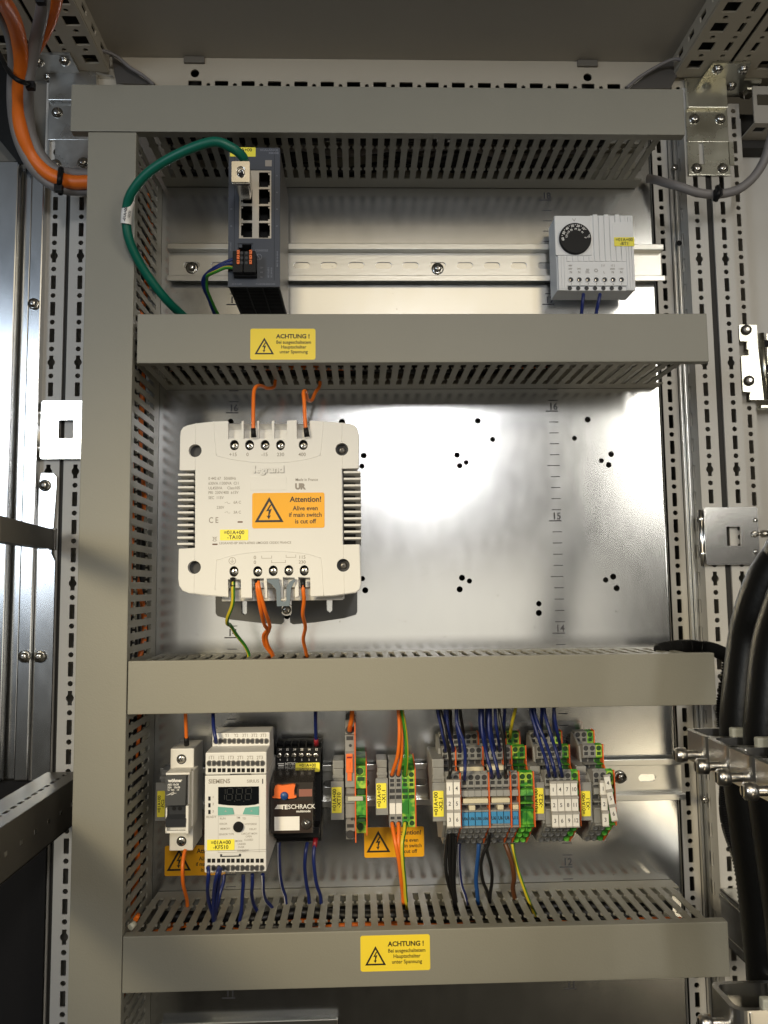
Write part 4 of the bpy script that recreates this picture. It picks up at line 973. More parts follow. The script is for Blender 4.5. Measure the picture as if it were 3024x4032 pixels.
def digit(cx, cz, w, h, segs='abcdefg'):
    t = .45; k = .12
    G = lambda x, z: Fr((cx+x+k*z, Yr-.2, cz+z), (1,0,0), (0,0,1), (0,-1,0))
    H = {'a': (0,h/2), 'g': (0,0), 'd': (0,-h/2)}; Vv = {'f': (-w/2,h/4), 'b': (w/2,h/4), 'e': (-w/2,-h/4), 'c': (w/2,-h/4)}
    for s_ in segs:
        if s_ in H: mb.prism(G(*H[s_]), rect(-w/2+.5, w/2-.5, -t/2, t/2), 0, .06)
        else: mb.prism(G(*Vv[s_]), rect(-t/2, t/2, -h/4+.4, h/4-.4), 0, .06)
cz = RX(0, 900).z
for x, sg in ((672,'bc'),(735,'abcdefg'),(812,'abcdefg'),(888,'abcdefg')): digit(RX(x,900).x, cz, 4.2, 8.4, sg)
for x in (775, 850): mb.lathe((RX(x,943).x, Yr-.2, RX(x,943).z), (0,-1,0), [(.4,0),(.4,.06),(0,.06)], 0, 8)
part(mb, 'digit_segments', ['seg'], dp)
for l in (((640,988),(760,997),(772,1048),(640,1058)), ((862,996),(974,983),(974,1054),(842,1047))):
    mb = MB(); mb.prism(front(0, Yr, 0), [(RX(x,y).x, RX(x,y).z) for x, y in l], 0, .7); bt = part(mb, 'push_button', ['teal'], rl)
    cxm = sum(RX(*q_).x for q_ in l)/4; czm = sum(RX(*q_).z for q_ in l)/4; mb = MB(); mb.prism(front(cxm, Yr-.7, czm), [(-.9,-.4),(.9,-.4),(0,.7)], 0, .06); part(mb, 'arrow_mark', ['gtag'], bt)
mb = MB(); p = RX(807, 1150); mb.lathe(p, (0,-1,0), [(3.7,0),(3.7,1.6),(3.2,2.0),(0,2.0)], 0, 28); mb.fbox(front(p.x, Yr-2, p.z, .8), -2.6, 2.6, -.3, .3, 0, .3, 0, .1); part(mb, 'selector_knob', ['black', 'dsteel'], rl)
for y in (921, 976, 1031):
    p, q = RX(560, y+17), RX(579, y-17); mb = MB(); mb.box(p.x, q.x, Yr-.15, Yr, p.z, q.z, 0); part(mb, 'indicator', ['black'], rl)
mb = MB(); p, q = RX(1000,800), RX(1008,760); mb.box(p.x, q.x, Yr-.1, Yr, p.z, q.z); part(mb, 'index_mark', ['ink'], rl)
for (xa, xb, ya, yb) in ((738,908,748,716),(657,828,1398,1372)):
    p, q = RX(xa, ya, T_), RX(xb, yb, T_); up_ = yb < 1000
    mb = MB(); mb.box(p.x, q.x, T_-.2, T_, p.z, q.z, 0); mb.box(p.x+1.6, q.x-1.6, T_-.5, T_, p.z+(0 if up_ else .9), q.z-(.9 if up_ else 0), 1); part(mb, 'latch_slot', ['tdark', 'cream'], rl)
mb = MB(); p, q = A('B1', 782, 546, Y2), A('B1', 945, 536, Y2); mb.box(p.x, q.x, Y2-.2, Y2, p.z, q.z); part(mb, 'latch_slot', ['tdark'], rl)
p, q = RX(550, 1345), RX(775, 1252); tag(front(p.x, Yr-.1, p.z), q.x-p.x, q.z-p.z, '=01A+00', '-KF510', rl)

# ================================================================== plug in relay on its socket
pr_ = thing('plug_in_relay', 'black plug-in relay with smoked cover and orange lever, right of the cream relay', 'relay', (A('B1',1270,1280,-60).x, -40, A('B1',1270,1280,-60).z))
Yk = -40; mb = MB()
p, q = A('B1', 1112, 725, Yk), A('B1', 1480, 505, Yk); p2, q2 = A('B1', 1070, 1285, Yk), A('B1', 1475, 505, Yk)
mb.box(p.x, q.x, Yk, -9, p.z, q.z, 0, .7); sx0, sx1 = p.x, q.x
pp = A('B1', 1112, 1275, Yk+4); mb.box(p.x, q.x, Yk+4, -9, pp.z, q.z-4, 0, .7)
for k in range(7):
    xx = sx0+(sx1-sx0)*k/6; mb.box(xx-.5, xx+.5, Yk+3, -12, q.z-.2, q.z+3.2, 0, .2)
mb.box(sx0, sx1, Yk+16, -12, q.z-1, q.z+3, 0, .3)
zz = A('B1', 0, 1250, Yk-14).z
mb.box(sx0, sx1-1, Yk-14, Yk+6, zz-2, zz+6, 0, .5)
part(mb, 'socket', ['black'], pr_)
for k in range(6):
    p = A('B1', 1141+59.5*k, 567, Yk); mb = MB(); screw(mb, (p.x, Yk-.1, p.z), r=2.4, h=1.3, mi=0, mr=1, rot=.4+k*.5); part(mb, 'terminal_screw', ['steel', 'dark'], pr_)
mb = MB()
for k, (t, u_) in enumerate(zip(('34','32','24','22','14','12'), ('9','6','7','5','3','4'))):
    p = A('B1', 1147+59*k, 528, Yk); mb.text(t, front(p.x, Yk, p.z), 2.0, 0, .01, .06); p = A('B1', 1147+59*k, 613, Yk); mb.text(u_, front(p.x, Yk, p.z), 1.9, 0, .01, .06)
for t, x, y, s_ in (('MT7874', 1188, 650, 2.7), ('SCHRACK', 1188, 677, 2.7), ('10A 250V', 1188, 708, 2.4)): p = A('B1', x, y, Yk); mb.text(t, front(p.x, Yk, p.z), s_, 0, .01, .06, .95, 'L')
p = A('B1', 1152, 710, Yk); mb.prism(front(p.x, Yk, p.z), [(-1.2,0),(1.2,0),(0,2.2)], 0, .06, 0, [[(-.7,.3),(.7,.3),(0,1.6)]])
for k in range(3): p = A('B1', 1126+6*k, 640+14*k, Yk); mb.prism(front(p.x, Yk, p.z), [(0,0),(5-k*.7,0),(5.4-k*.7,.7),(.3,.7)], 0, .06)
part(mb, 'printing', ['tagw'], pr_)
Yp = -86; mb = MB()
p, q = A('B1', 1068, 1208, Yp), A('B1', 1415, 840, Yp); cx0, cx1, cz0, cz1 = p.x, q.x, p.z, q.z
q3_ = A('B1', 1455, 712, -62)
yz = [(cz0, Yp), (cz1, Yp), (cz1+4, Yp+3), (A('B1',0,715,-58).z, -58), (A('B1',0,715,-58).z, Yk-.2), (cz0, Yk-.2)]
mb.prism(Fr((0,0,0), (0,0,1), (0,1,0), (1,0,0)), [(a_, b_) for a_, b_ in yz], cx0, cx1)
cv = part(mb, 'relay_cover', ['relayc'], pr_)
mb = MB()
p, q = A('B1', 1095, 1205, Yp), A('B1', 1408, 935, Yp); mb.box(p.x, q.x, Yp-.15, Yp, p.z, q.z, 0, .05)
p, q = A('B1', 1300, 905, Yp), A('B1', 1408, 843, Yp); mb.box(p.x, q.x, Yp-.2, Yp, p.z, q.z, 1, .05)
p, q = A('B1', 1150, 925, Yp), A('B1', 1290, 830, Yp); mb.box(p.x, q.x, Yp-.1, Yp, p.z, q.z, 0, .05)
part(mb, 'coil_window', ['smoke', 'coil'], cv)
mb = MB(); g = [(1085,905),(1100,900),(1100,845),(1108,815),(1130,806),(1165,812),(1255,800),(1272,805),(1262,850),(1262,890),(1280,895),(1280,908),(1262,915),(1215,920),(1195,880),(1170,880),(1150,918),(1105,915),(1085,912)]
mb.prism(front(0, Yp-.1, 0), [(A('B1', x, y, Yp-2).x, A('B1', x, y, Yp-2).z) for x, y in g], 0, 3.2); lv = part(mb, 'lever', ['sworange'], pr_)
mb = MB(); p = A('B1', 1182, 895, Yp-2); mb.lathe(p, (0,-1,0), [(3.0,0),(3.0,1.9),(2.4,2.6),(0,2.9)], 0, 20); part(mb, 'blue_button', ['wlblue'], lv)
mb = MB(); p = A('B1', 1167, 1008, Yp-.2); mb.text('TE', front(A('B1',1180,1006,Yp).x, Yp-.2, p.z), 3.9, 0, .03, .06, 1.05)
for k in range(3): p = A('B1', 1103+8*k, 1006-12*(k), Yp); mb.prism(front(p.x, Yp-.15, p.z), [(0,0),(5.5-.9*k,0),(6-.9*k,.9),(.4,.9)], 0, .08)
mb.text('SCHRACK', front(A('B1',1322,1003,Yp).x, Yp-.2, A('B1',1322,1003,Yp).z), 3.9, 0, .0, .06, .98); mb.text('multimode', front(A('B1',1337,1032,Yp).x, Yp-.2, A('B1',1337,1032,Yp).z), 2.0, 0, .015, .06, 1.05)
part(mb, 'cover_lettering', ['tagw'], cv)
mb = MB(); p, q = A('B1', 1100, 1183, Yp), A('B1', 1305, 1066, Yp); mb.box(p.x, q.x, Yp-.35, Yp-.1, p.z, q.z); part(mb, 'blank_label', ['tagw'], cv)
mb = MB(); p = A('B1', 1362, 1127, Yp); mb.lathe(p, (0,-1,0), [(4.1,0),(4,.8),(3,1.8),(0,2.6)], 0, 24); part(mb, 'indicator_lens', ['relayc'], cv)
p, q = A('B1', 1272, 705, Yk-8), A('B1', 1470, 627, Yk-8)
tg = tag(front(p.x, Yk-8, p.z), q.x-p.x, q.z-p.z, '=01A+00', '-KF1', pr_)
mb = MB(); mb.box(p.x+1, q.x-1, Yk-7.9, Yk, p.z+1, q.z-1, 0, .3); part(mb, 'tag_holder', ['relayc'], pr_)

# ================================================================== label carriers and terminal blocks
def carrier(k, x0, y0, x1, y1, Y, l2, label, tagb, topy):
    """grey end bracket with a yellow sideways tag"""
    p, q = A(k, x0, y1, Y), A(k, x1, y0, Y)
    root = thing('label_carrier', label, 'label carrier', ((p.x+q.x)/2, -20, p.z), 'grey label carriers beside the terminal blocks')
    mb = MB(); mb.box(p.x, q.x, Y, Y+2.2, p.z, q.z, 0, .4); mb.box(p.x, q.x, Y-.6, Y+1, q.z-1.1, q.z, 0, .2); mb.box(p.x, q.x, Y-.6, Y+1, p.z, p.z+1.1, 0, .2); mb.box(p.x, p.x+.5, Y-.5, Y+1, p.z, q.z)
    part(mb, 'carrier_plate', ['tgrey'], root)
    tz = A(k, x0, topy, Y+12).z
    mb = MB(); mb.box(p.x+1, q.x-.2, Y+12, -10, q.z-6, tz, 0, .8); mb.box(p.x+1.5, q.x-.5, Y+9, -8, q.z-16, tz-6, 0, .8); mb.box(p.x+2, q.x-.5, Y+2, -9, p.z+3, q.z-3, 0, .6); mb.box(p.x+1, q.x-.2, Y+8, Y+13, q.z+.5, q.z+3, 0, .4)
    part(mb, 'bracket_foot', ['tgrey'], root)
    a_, b_ = A(k, tagb[0], tagb[3], Y-.6), A(k, tagb[2], tagb[1], Y-.6); w, h = b_.x-a_.x, b_.z-a_.z
    mb = MB(); mb.prism(front(a_.x, Y-.6, a_.z), rrect(w, h, .6, w/2, h/2, 2), 0, .15); o = part(mb, 'name_tag', ['yel2'], root)
    mb = MB(); G = lambda dx: Fr((a_.x+dx, Y-.75, a_.z+h/2), (0,0,1), (-1,0,0), (0,-1,0))
    mb.text('=01A+00', G(w*.44), w*.43, 0, .006, .06, 1.12); mb.text('-'+l2, G(w*.90), w*.43, 0, .006, .06, 1.12); part(mb, 'tag_lettering', ['ink'], o)
    return root
carrier('B1', 128, 790, 222, 1103, -42, 'FC2', 'label carrier tagged FC2, mostly hidden left of the fuse holder', (141, 858, 207, 1073), 690)
carrier('B2', 112, 780, 215, 1095, -46, 'XT10', 'label carrier tagged XT10, left of the tall grey fuse terminal', (117, 827, 197, 1040), 612)
carrier('B2', 478, 755, 575, 1055, -46, 'X1.1', 'label carrier tagged X1.1, left of the terminals with the orange wires', (482, 795, 562, 1002), 606)
carrier('B2', 943, 790, 1050, 1107, -73, 'X2.1', 'label carrier tagged X2.1, left of the widest terminal group', (946, 857, 1028, 1070), 600)
carrier('T3', 165, 1160, 345, 1780, -73, 'X2.2', 'label carrier tagged X2.2, left of the four columns of white tags', (172, 1253, 328, 1675), 900)
carrier('T3', 940, 1160, 1112, 1785, -73, 'X3.1', 'label carrier tagged X3.1, left of the rightmost terminal group', (955, 1303, 1092, 1718), 900)
PW = 5.25
ZC = R2Z
# measured heights (mm above the rail centre) for the three-storey blocks, taken along the wide group
def tz(y, Y): return A('T2', 760, y, Y).z-ZC
Y1, Y2_, Y3 = -75, -48, -24
L3 = dict(top=tz(365,Y3), c=tz(415,Y3), s=tz(500,Y3), b=tz(565,Y3))
L2 = dict(top=tz(590,Y2_), c=tz(640,Y2_), s=tz(728,Y2_), b=tz(775,Y2_))
L1 = dict(top=tz(1020,Y1), c=tz(1085,Y1), s=tz(1172,Y1), b=tz(1240,Y1))
def three_storey(w, body, face, rec, low):
    """one terminal block, local x 0..w, origin at rail centre on the plate"""
    root = thing('terminal_block', '', 'terminal block', (0, 0, 0))
    z = lambda y, Y: tz(y, Y)
    F = Fr((0,0,0), (0,1,0), (0,0,1), (1,0,0))           # u = Y, v = Z, n = X
    prof = [(-8, z(1700,-8)), (-8, 24), (-16, L3['top']+.5), (Y3+1.2, L3['top']), (Y3+1.2, L3['b']), (Y3-4, L3['b']-1), (Y2_+4, L2['top']+1), (Y2_+1.2, L2['top']), (Y2_+1.2, L2['b']),
            (Y2_-1, z(790,Y2_)), (Y2_+6, z(800,Y2_)), (Y2_+6, z(885,Y2_)), (Y2_-3, z(893,Y2_-3)), (Y2_-4, z(905,Y2_-4)), (Y2_+2, z(905,Y2_)), (Y2_+2, z(965,Y2_)), (Y2_-8, z(980,Y2_-8)), (Y1+3, L1['top']+1.4),
            (Y1+1.2, L1['top']), (Y1+1.2, L1['b']), (Y1+3.4, z(1250,Y1)), (Y1+3.4, z(1285,Y1)), (Y1-.4, z(1295,Y1)), (Y1-1.6, z(1385,Y1)), (Y1+.6, z(1400,Y1)), (Y1+5, z(1405,Y1)), (Y1+5, z(1495,Y1)),
            (Y1-1.2, z(1500,Y1)), (Y1-1.2, z(1522,Y1)), (Y1+6, z(1530,Y1)), (Y1+6, z(1605,Y1)), (Y1-1.2, z(1612,Y1)), (Y1-1.2, z(1638,Y1)), (Y1+1, z(1642,Y1)), (Y1+1, z(1868,Y1)), (Y1-1.4, z(1872,Y1)), (Y1-1.4, z(1900,Y1)),
            (Y1+6, z(1905,Y1+6)), (Y1+10, z(1985,Y1+10)), (Y1+17, z(1995,Y1+17)), (Y1+22, z(2070,Y1+22)), (Y1+30, z(2080,Y1+30)), (Y1+36, z(2150,Y1+36)), (-20, z(2150,-36)+1), (-12, -28)]
    mb = MB(); mb.prism(F, prof, .12, w-.12); part(mb, 'block_body', [body], root)
    for Lv, Y in ((L3, Y3), (L2, Y2_), (L1, Y1)):
        mb = MB(); c = w/2
        mb.prism(front(0, Y+1.2, 0), rect(.1, w-.1, Lv['b'], Lv['top']), -.1, 1.2, 0, [circ(c, Lv['c'], 2.15, 16), rect(c-1.65, c+1.65, Lv['s']-1.45, Lv['s']+1.45)])
        mb.box(.3, w-.3, Y+1.08, Y+1.14, Lv['b'], Lv['top'], 1)
        part(mb, 'clamp_front', [face, rec], root)
    mb = MB()
    for ya, yb, Y in ((800,885,Y2_+5.8),(905,965,Y2_+1.8),(1250,1290,Y1+3.2),(1405,1495,Y1+4.8),(1530,1605,Y1+5.8)):
        mb.box(.55, w-.55, Y, Y+.3, z(yb,Y), z(ya,Y))
    part(mb, 'bridge_slots', [rec], root)
    mb = MB()
    for a_, b_, Y in ((1915,1980,Y1+7),(2000,2066,Y1+18),(2088,2148,Y1+31)):
        mb.lathe((w/2, Y+1.5, (z(a_,Y)+z(b_,Y))/2), (0,-1,-.3), [(2.2,0),(2.2,1.2),(1.5,1.3),(1.4,.6),(0,.6)], 0, 14)
    part(mb, 'lower_entries', [low], root)
    return root
protoG = three_storey(PW, 'tgrey', 'tgrey', 'tdark', 'tlow'); protoE = three_storey(PW, 'tgreen', 'tgl', 'gdark', 'tgreen')
used = {}
def place(proto, x, label, group):
    v = Vector((x, 0, ZC))
    r = dup(proto, (0,0,0), label, group); r.location = v*S; ORG[r.name] = v; return r
def plateo(root_x, label, w=.9):
    """orange separator plate, slightly proud"""
    z = lambda y, Y: tz(y, Y)
    F = Fr((root_x, 0, ZC), (0,1,0), (0,0,1), (1,0,0))
    prof = [(-10, z(1700,-8)), (-10, 20), (-16, L3['top']+1.2), (Y3-.6, L3['top']+1), (Y3-1, L3['b']-.6), (Y2_-.8, L2['top']+1), (Y2_-1, z(890,Y2_)), (Y2_-5, z(975,Y2_-5)), (Y1-.8, L1['top']+1), (Y1-2.2, z(1300,Y1)), (Y1-2.2, z(1900,Y1)), (Y1+4, z(1925,Y1)), (Y1+16, z(2000,Y1+16)), (Y1+34, z(2150,Y1+36))]
    mb = MB(); mb.prism(F, prof, 0, w); return solo(mb, 'separator_plate', ['torange'], label, 'end plate', 'orange separator plates between terminal blocks')
def addpart(root, mb, name, mats): 
    return part(mb, name, mats, root)
def tagstrip(root, x, y_list, nums, Y, dx=0, tilt=0, w=4.9, k='T2'):
    for i, (ya, yb) in enumerate(y_list):
        mb = MB()
        za, zb = A(k, 300, ya, Y).z, A(k, 300, yb, Y).z
        xx = x+dx+tilt*i
        mb.box(xx, xx+w, Y, Y+1.4, zb, za, 0, .25); o = part(mb, 'number_tag', ['tagw'], root)
        mb = MB(); mb.box(xx-.1, xx+w+.3, Y-1, Y+3, za-.1, za+1.5, 0, .25); mb.box(xx-.1, xx+w+.3, Y-1, Y+3, zb-.6, zb+.0, 0, .2); part(mb, 'tag_clip', ['gtag'], o)
        mb = MB(); mb.text(nums[i], front(xx+w*.46, Y-.05, (za+zb)/2-1.6), 3.6, 0, .0, .06, .9); part(mb, 'tag_number', ['wblue' if 0 else 'inkp'], o)
# --- group X2.1
g1 = 'terminal blocks of the widest group, tagged X2.1'
xs = A('T2', 285, 1085, Y1).x-PW/2
ordn = ['first','second','third','fourth','fifth','sixth','seventh','eighth','ninth','tenth','eleventh','twelfth']
blocks = []
x = xs
b1 = place(protoG, x, 'grey terminal block with white tags 1 to 3, next to the carrier tagged X2.1', g1); 
x2 = x+PW
b2 = place(protoG, x2, 'grey terminal block with white tags 4 to 6, left of the first orange separator', g1)
plateo(x2+PW+.1, 'orange separator plate right of the tags 4 to 6')
x = A('T2', 530, 1150, Y1).x-PW/2+.1; grp = []
for i in range(4): grp.append(place(protoG, x+PW*i, ['leftmost','second','third','rightmost'][i]+' grey terminal block of the four with blue markers and a long beige bridge', g1))
x3 = x; plateo(x+PW*4+.1, 'orange separator plate between the four and the three blue marked terminal blocks')
x = x+PW*4+1.2; x4 = x
for i in range(3): grp.append(place(protoG, x+PW*i, ['left','middle','right'][i]+' grey terminal block of the three with blue markers reading U6', g1))
plateo(x+PW*3+.1, 'orange separator plate left of the single block with marker U11'); x = x+PW*3+1.2; x5 = x
grp.append(place(protoG, x, 'single grey terminal block with blue marker U11, beside the lime green ones', g1))
plateo(x+PW+.1, 'orange separator plate between marker U11 and the lime green blocks'); x = x+PW+1.2
for i in range(2): place(protoE, x+PW*i, ['left','right'][i]+' lime green earth terminal block of the pair ending the X2.1 group', g1)
plateo(x+PW*2+.1, 'orange end plate closing the lime green pair of group X2.1')
x6 = x
ty = [(1155,1365),(1405,1612),(1655,1885)]
tagstrip(b1, xs, ty, ('1','2','3'), Y1-6.5, -.3); tagstrip(b2, x2, ty, ('4','5','6'), Y1-6.5, 0)
def marker(root, x, t, y0=1650, y1=1865, sz=3.0):
    mb = MB(); mb.box(x+.3, x+PW-.3, Y1-.6, Y1+1.2, ZC+tz(y1,Y1), ZC+tz(y0,Y1), 0, .15); o = part(mb, 'blue_marker', ['tblue'], root)
    mb = MB(); mb.text(t, front(x+PW/2, Y1-.6, ZC+tz(1775,Y1)), sz, 0, .02, .06, .78); part(mb, 'marker_print', ['ink'], o)
for i in range(4): marker(grp[i], x3+PW*i, 'U06', sz=2.6)
for i in range(3): marker(grp[4+i], x4+PW*i, 'U6', 1640, 1840, 3.2)
marker(grp[7], x5, 'U11', sz=2.8)
def bridge(x0, x1, ya, yb, Y, label):
    mb = MB(); mb.box(x0, x1, Y-2.4, Y+5, ZC+tz(yb,Y), ZC+tz(ya,Y), 0, .5); solo(mb, 'jumper_bar', ['beige'], label, 'jumper bar', 'beige jumper bars')
bridge(x3+1, x3+4*PW-.4, 1418, 1492, Y1, 'long beige jumper bar over the four blocks marked U06'); bridge(x3+PW*1.1, x3+PW*2, 1530, 1608, Y1, 'small square beige jumper below the long bar of the four U06 blocks')
bridge(x4+1, x4+3*PW-.4, 1418, 1492, Y1, 'beige jumper bar over the three blocks marked U6'); bridge(x4+PW*1.0+.4, x4+PW*2-.2, 1530, 1605, Y1, 'small square beige jumper in the middle of the three U6 blocks')
bridge(x5+.5, x5+PW-.2, 1530, 1605, Y1, 'small square beige jumper above the marker U11')
bx_ = A('T2', 455, 935, Y2_-4).x
bridge(bx_, A('T2', 845, 935, Y2_-4).x, 900, 968, Y2_-3, 'long beige jumper bar on the upper storey above the four U06 blocks'); bridge(A('T2', 905, 935, Y2_-4).x, A('T2', 1172, 935, Y2_-4).x, 885, 960, Y2_-3, 'beige jumper bar on the upper storey behind the two blue wires')
# --- group X2.2
g2 = 'terminal blocks of the group tagged X2.2'
x = A('T3', 405, 1050, Y1).x-PW/2; xg = x; bb = []
for i in range(4): bb.append(place(protoG, x+PW*i, 'grey terminal block with white tags '+('1, 2, 3','4, 5, 6','7, 8, 9','10, 11, 12')[i]+' in group X2.2', g2))
place(protoE, x+PW*4, 'green earth terminal block at the right end of group X2.2', g2); plateo(x+PW*5+.1, 'orange end plate at the right of group X2.2')
ty3 = [(1180,1385),(1435,1640),(1690,1895)]
for i in range(4): tagstrip(bb[i], x+PW*i+2.6, ty3, [str(3*i+1+j) for j in range(3)], Y1-6.5, .15*i, .42, k='T3')
# --- group X3.1
g3 = 'terminal blocks of the group tagged X3.1'
x = A('T3', 1195, 1040, Y1).x-PW/2; xh = x
c1 = place(protoG, x, 'grey terminal block with white tags 1 to 3 in group X3.1', g3); c2 = place(protoG, x+PW, 'second grey terminal block of group X3.1, behind the crooked tag strip', g3)
c3 = place(protoE, x+PW*2, 'green earth terminal block at the right end of group X3.1', g3); plateo(x+PW*3+.1, 'orange end plate at the far right of group X3.1')
tagstrip(c1, x+3.4, ty3, ('1','2','3'), Y1-6.5, 0, .5, k='T3')
# crooked strip
cs = []
for i, (xa, ya, xb, yb) in enumerate(((1330,1065,1440,1280),(1375,1318,1485,1525),(1420,1565,1535,1785))):
    Yq = Y1-9
    p = A('T3', xa, yb, Yq); q = A('T3', xb, ya, Yq); t_ = radians(9)
    G = front((p.x+q.x)/2, Yq, (p.z+q.z)/2, t_); hh = (q.z-p.z)/2
    mb = MB(); mb.fbox(G, -2.3, 2.3, -hh, hh, -1.2, 0, 0, .25); o = part(mb, 'number_tag', ['tagw'], c2)
    mb = MB(); mb.fbox(G, -2.5, 2.9, hh, hh+1.3, -1.5, .8, 0, .2); mb.fbox(G, -2.5, 2.9, -hh-.7, -hh, -1.5, .8, 0, .2); part(mb, 'tag_clip', ['gtag'], o)
    mb = MB(); mb.text(str(4+i), Fr(G(0, -1.5, 0.02), G.u, G.v, G.n), 3.6, 0, 0, .06, .9); part(mb, 'tag_number', ['inkp'], o)
mb = MB()
for sx_ in (xg-1.6, xh-1.6):
    mb = MB(); F = Fr((sx_, 0, ZC), (0,1,0), (0,0,1), (1,0,0))
    prof = [(-10, tz(1700,-8)), (-10, 22), (-17, L3['top']-1), (Y3, L3['top']-2), (Y2_+8, L2['top']-2), (Y2_+4, tz(900,Y2_)), (Y1+12, L1['top']-4), (Y1+4, L1['b']), (Y1+4, tz(1880,Y1)), (Y1+20, tz(2050,Y1+20)), (-24, tz(2150,-36)+2)]
    mb.prism(F, prof, 0, 1.5); solo(mb, 'end_cover', ['tgrey'], 'thin grey end cover left of '+('the blocks of group X2.2' if sx_ < xh-20 else 'the blocks of group X3.1'), 'end plate')
mb = MB(); F = Fr((xs-2.2, 0, ZC), (0,1,0), (0,0,1), (1,0,0)); mb.prism(F, prof, 0, 1.9); solo(mb, 'end_cover', ['tgrey'], 'thin grey end cover left of the tags 1 to 3 in group X2.1', 'end plate')

# --- group X1.1 (single storey)
Yq = -44
def q1(y): return A('B2', 690, y, Yq).z-ZC
def single(w, body, face, rec):
    root = thing('terminal_block', '', 'terminal block', (0, 0, 0)); c = w/2
    mb = MB(); mb.prism(Fr((0,0,0), (0,1,0), (0,0,1), (1,0,0)), [(-9, q1(1130)), (-9, q1(700)), (-16, q1(640)+2), (-24, q1(640)+1), (Yq+1.2, q1(690)), (Yq+1.2, q1(1155)), (-20, q1(1155)-1)], .12, w-.12); part(mb, 'block_body', [body], root)
    holes = [circ(c, q1(728), 2.1, 16), rect(c-1.6, c+1.6, q1(788), q1(760)), rect(c-1.6, c+1.6, q1(823), q1(796)), rect(.5, w-.5, q1(875), q1(842)), rect(.5, w-.5, q1(925), q1(893)), rect(c-1.6, c+1.6, q1(1092), q1(1068)), circ(c, q1(1125), 2.1, 16)]
    mb = MB(); mb.prism(front(0, Yq+1.2, 0), rect(.1, w-.1, q1(1155), q1(690)), 0, 1.2, 0, holes); mb.box(.3, w-.3, Yq+1.0, Yq+1.1, q1(1150), q1(695), 1); part(mb, 'clamp_front', [face, rec], root)
    return root
pA = single(PW, 'tgrey', 'tgrey', 'tdark'); pB = single(PW, 'tgreen', 'tgl', 'gdark')
x = A('B2', 609, 728, Yq).x-PW/2; gq = 'terminal blocks of the group tagged X1.1'
for i, pr2 in enumerate((pA, pA, pB, pB)):
    o = place(pr2, x+PW*i, ('grey terminal block marked 1 in group X1.1', 'grey terminal block marked 2 in group X1.1', 'green earth block with the yellow green wire in group X1.1', 'green earth block without wire at the right of group X1.1')[i], gq)
    if i < 2: pass
x1g = x; q_objs = [o for o in bpy.data.objects if o.get('group') == gq]
for i, o in enumerate(q_objs):
    xx = o.location.x/S
    if 'marked' in o['label']:
        mb = MB(); mb.box(xx+.3, xx+PW-.3, Yq-.8, Yq+1, ZC+q1(1045), ZC+q1(957), 0, .2); t = part(mb, 'number_tag', ['tagw'], o)
        mb = MB(); mb.text(o['label'][28], front(xx+PW/2, Yq-.8, ZC+q1(1012)), 3, 0, 0, .06); part(mb, 'tag_number', ['inkp'], t)
    else:
        mb = MB(); mb.box(xx+.3, xx+PW-.3, Yq-.6, Yq+1, ZC+q1(1045), ZC+q1(935), 0, .2); part(mb, 'blank_marker', ['tgreen' if 'with the' in o['label'] else 'tgl'], o)
mb = MB(); mb.prism(Fr((x+PW*4, 0, ZC), (0,1,0), (0,0,1), (1,0,0)), [(-9, q1(1140)), (-9, q1(690)), (-18, q1(640)+3), (Yq-.6, q1(680)), (Yq-.8, q1(1158)), (-20, q1(1158)-1)], 0, .9); solo(mb, 'separator_plate', ['torange'], 'orange end plate right of group X1.1', 'end plate', 'orange separator plates between terminal blocks')
# --- XT10
Yv = -50
ft = thing('fuse_terminal', 'tall grey fuse terminal with an orange lever, group XT10', 'terminal block', (A('B2',262,1250,Yv).x, -30, A('B2',262,1250,Yv).z))
def V2(x, y, Y=Yv): return A('B2', x, y, Y)
xa, xb = V2(222,0).x, V2(298,0).x
mb = MB()
sec = [(278,405,-40),(405,545,-46),(545,830,Yv),(830,900,-42),(900,960,Yv),(960,1080,-46),(1080,1190,-42),(1190,1255,-36)]
for ya, yb, Y in sec:
    dxs = 0
    p, q = A('B2', 224, yb, Y), A('B2', 298, ya, Y); mb.box(xa, xb, Y, -9, p.z, q.z, 0, .3)
part(mb, 'block_body', ['tgrey'], ft)
mb = MB()
for x_, y_, rr, Y in ((258,362,3.4,-40.2),(268,1215,3.4,-42.1),(268,488,1.2,-46.2),(283,1088,1.2,-46.3)): p = A('B2', x_, y_, Y); mb.lathe((min(max(p.x, xa+rr+.1), xb-rr-.1), Y, p.z), (0,-1,0), [(rr,0),(rr,.2),(0,.2)], 0, 20)
for ya, yb, Y in ((412,445,-46.2),(1130,1160,-42.2)): p, q = A('B2', 230, yb, Y), A('B2', 290, ya, Y); mb.box(xa+1, xb-1, Y, Y+.3, p.z, q.z)
part(mb, 'wire_entry', ['tdark'], ft)
mb = MB(); p, q = V2(234,707), V2(288,552); mb.box(p.x, q.x, Yv-2.2, Yv+.2, p.z, q.z, 0, .5); p2, q2 = V2(244,775), V2(280,700); mb.box(p2.x, q2.x, Yv-1.6, Yv, p2.z, q2.z, 0, .4); p3, q3 = V2(241,588), V2(281,574); mb.box(p3.x, q3.x, Yv-2.4, Yv-2, p3.z, q3.z, 1); p3, q3 = V2(256,665), V2(268,615); mb.box(p3.x, q3.x, Yv-2.6, Yv-2, p3.z, q3.z, 0, .2)
part(mb, 'lever', ['sworange', 'wred'], ft)
mb = MB(); p, q = V2(248,940,Yv-2), V2(372,902,Yv-2); mb.box(p.x, q.x, Yv-3, Yv, p.z, q.z, 0, .5); solo(mb, 'jumper_bar', ['clampw'], 'pale bridge across the grey fuse terminal and the green block of XT10', 'jumper bar')
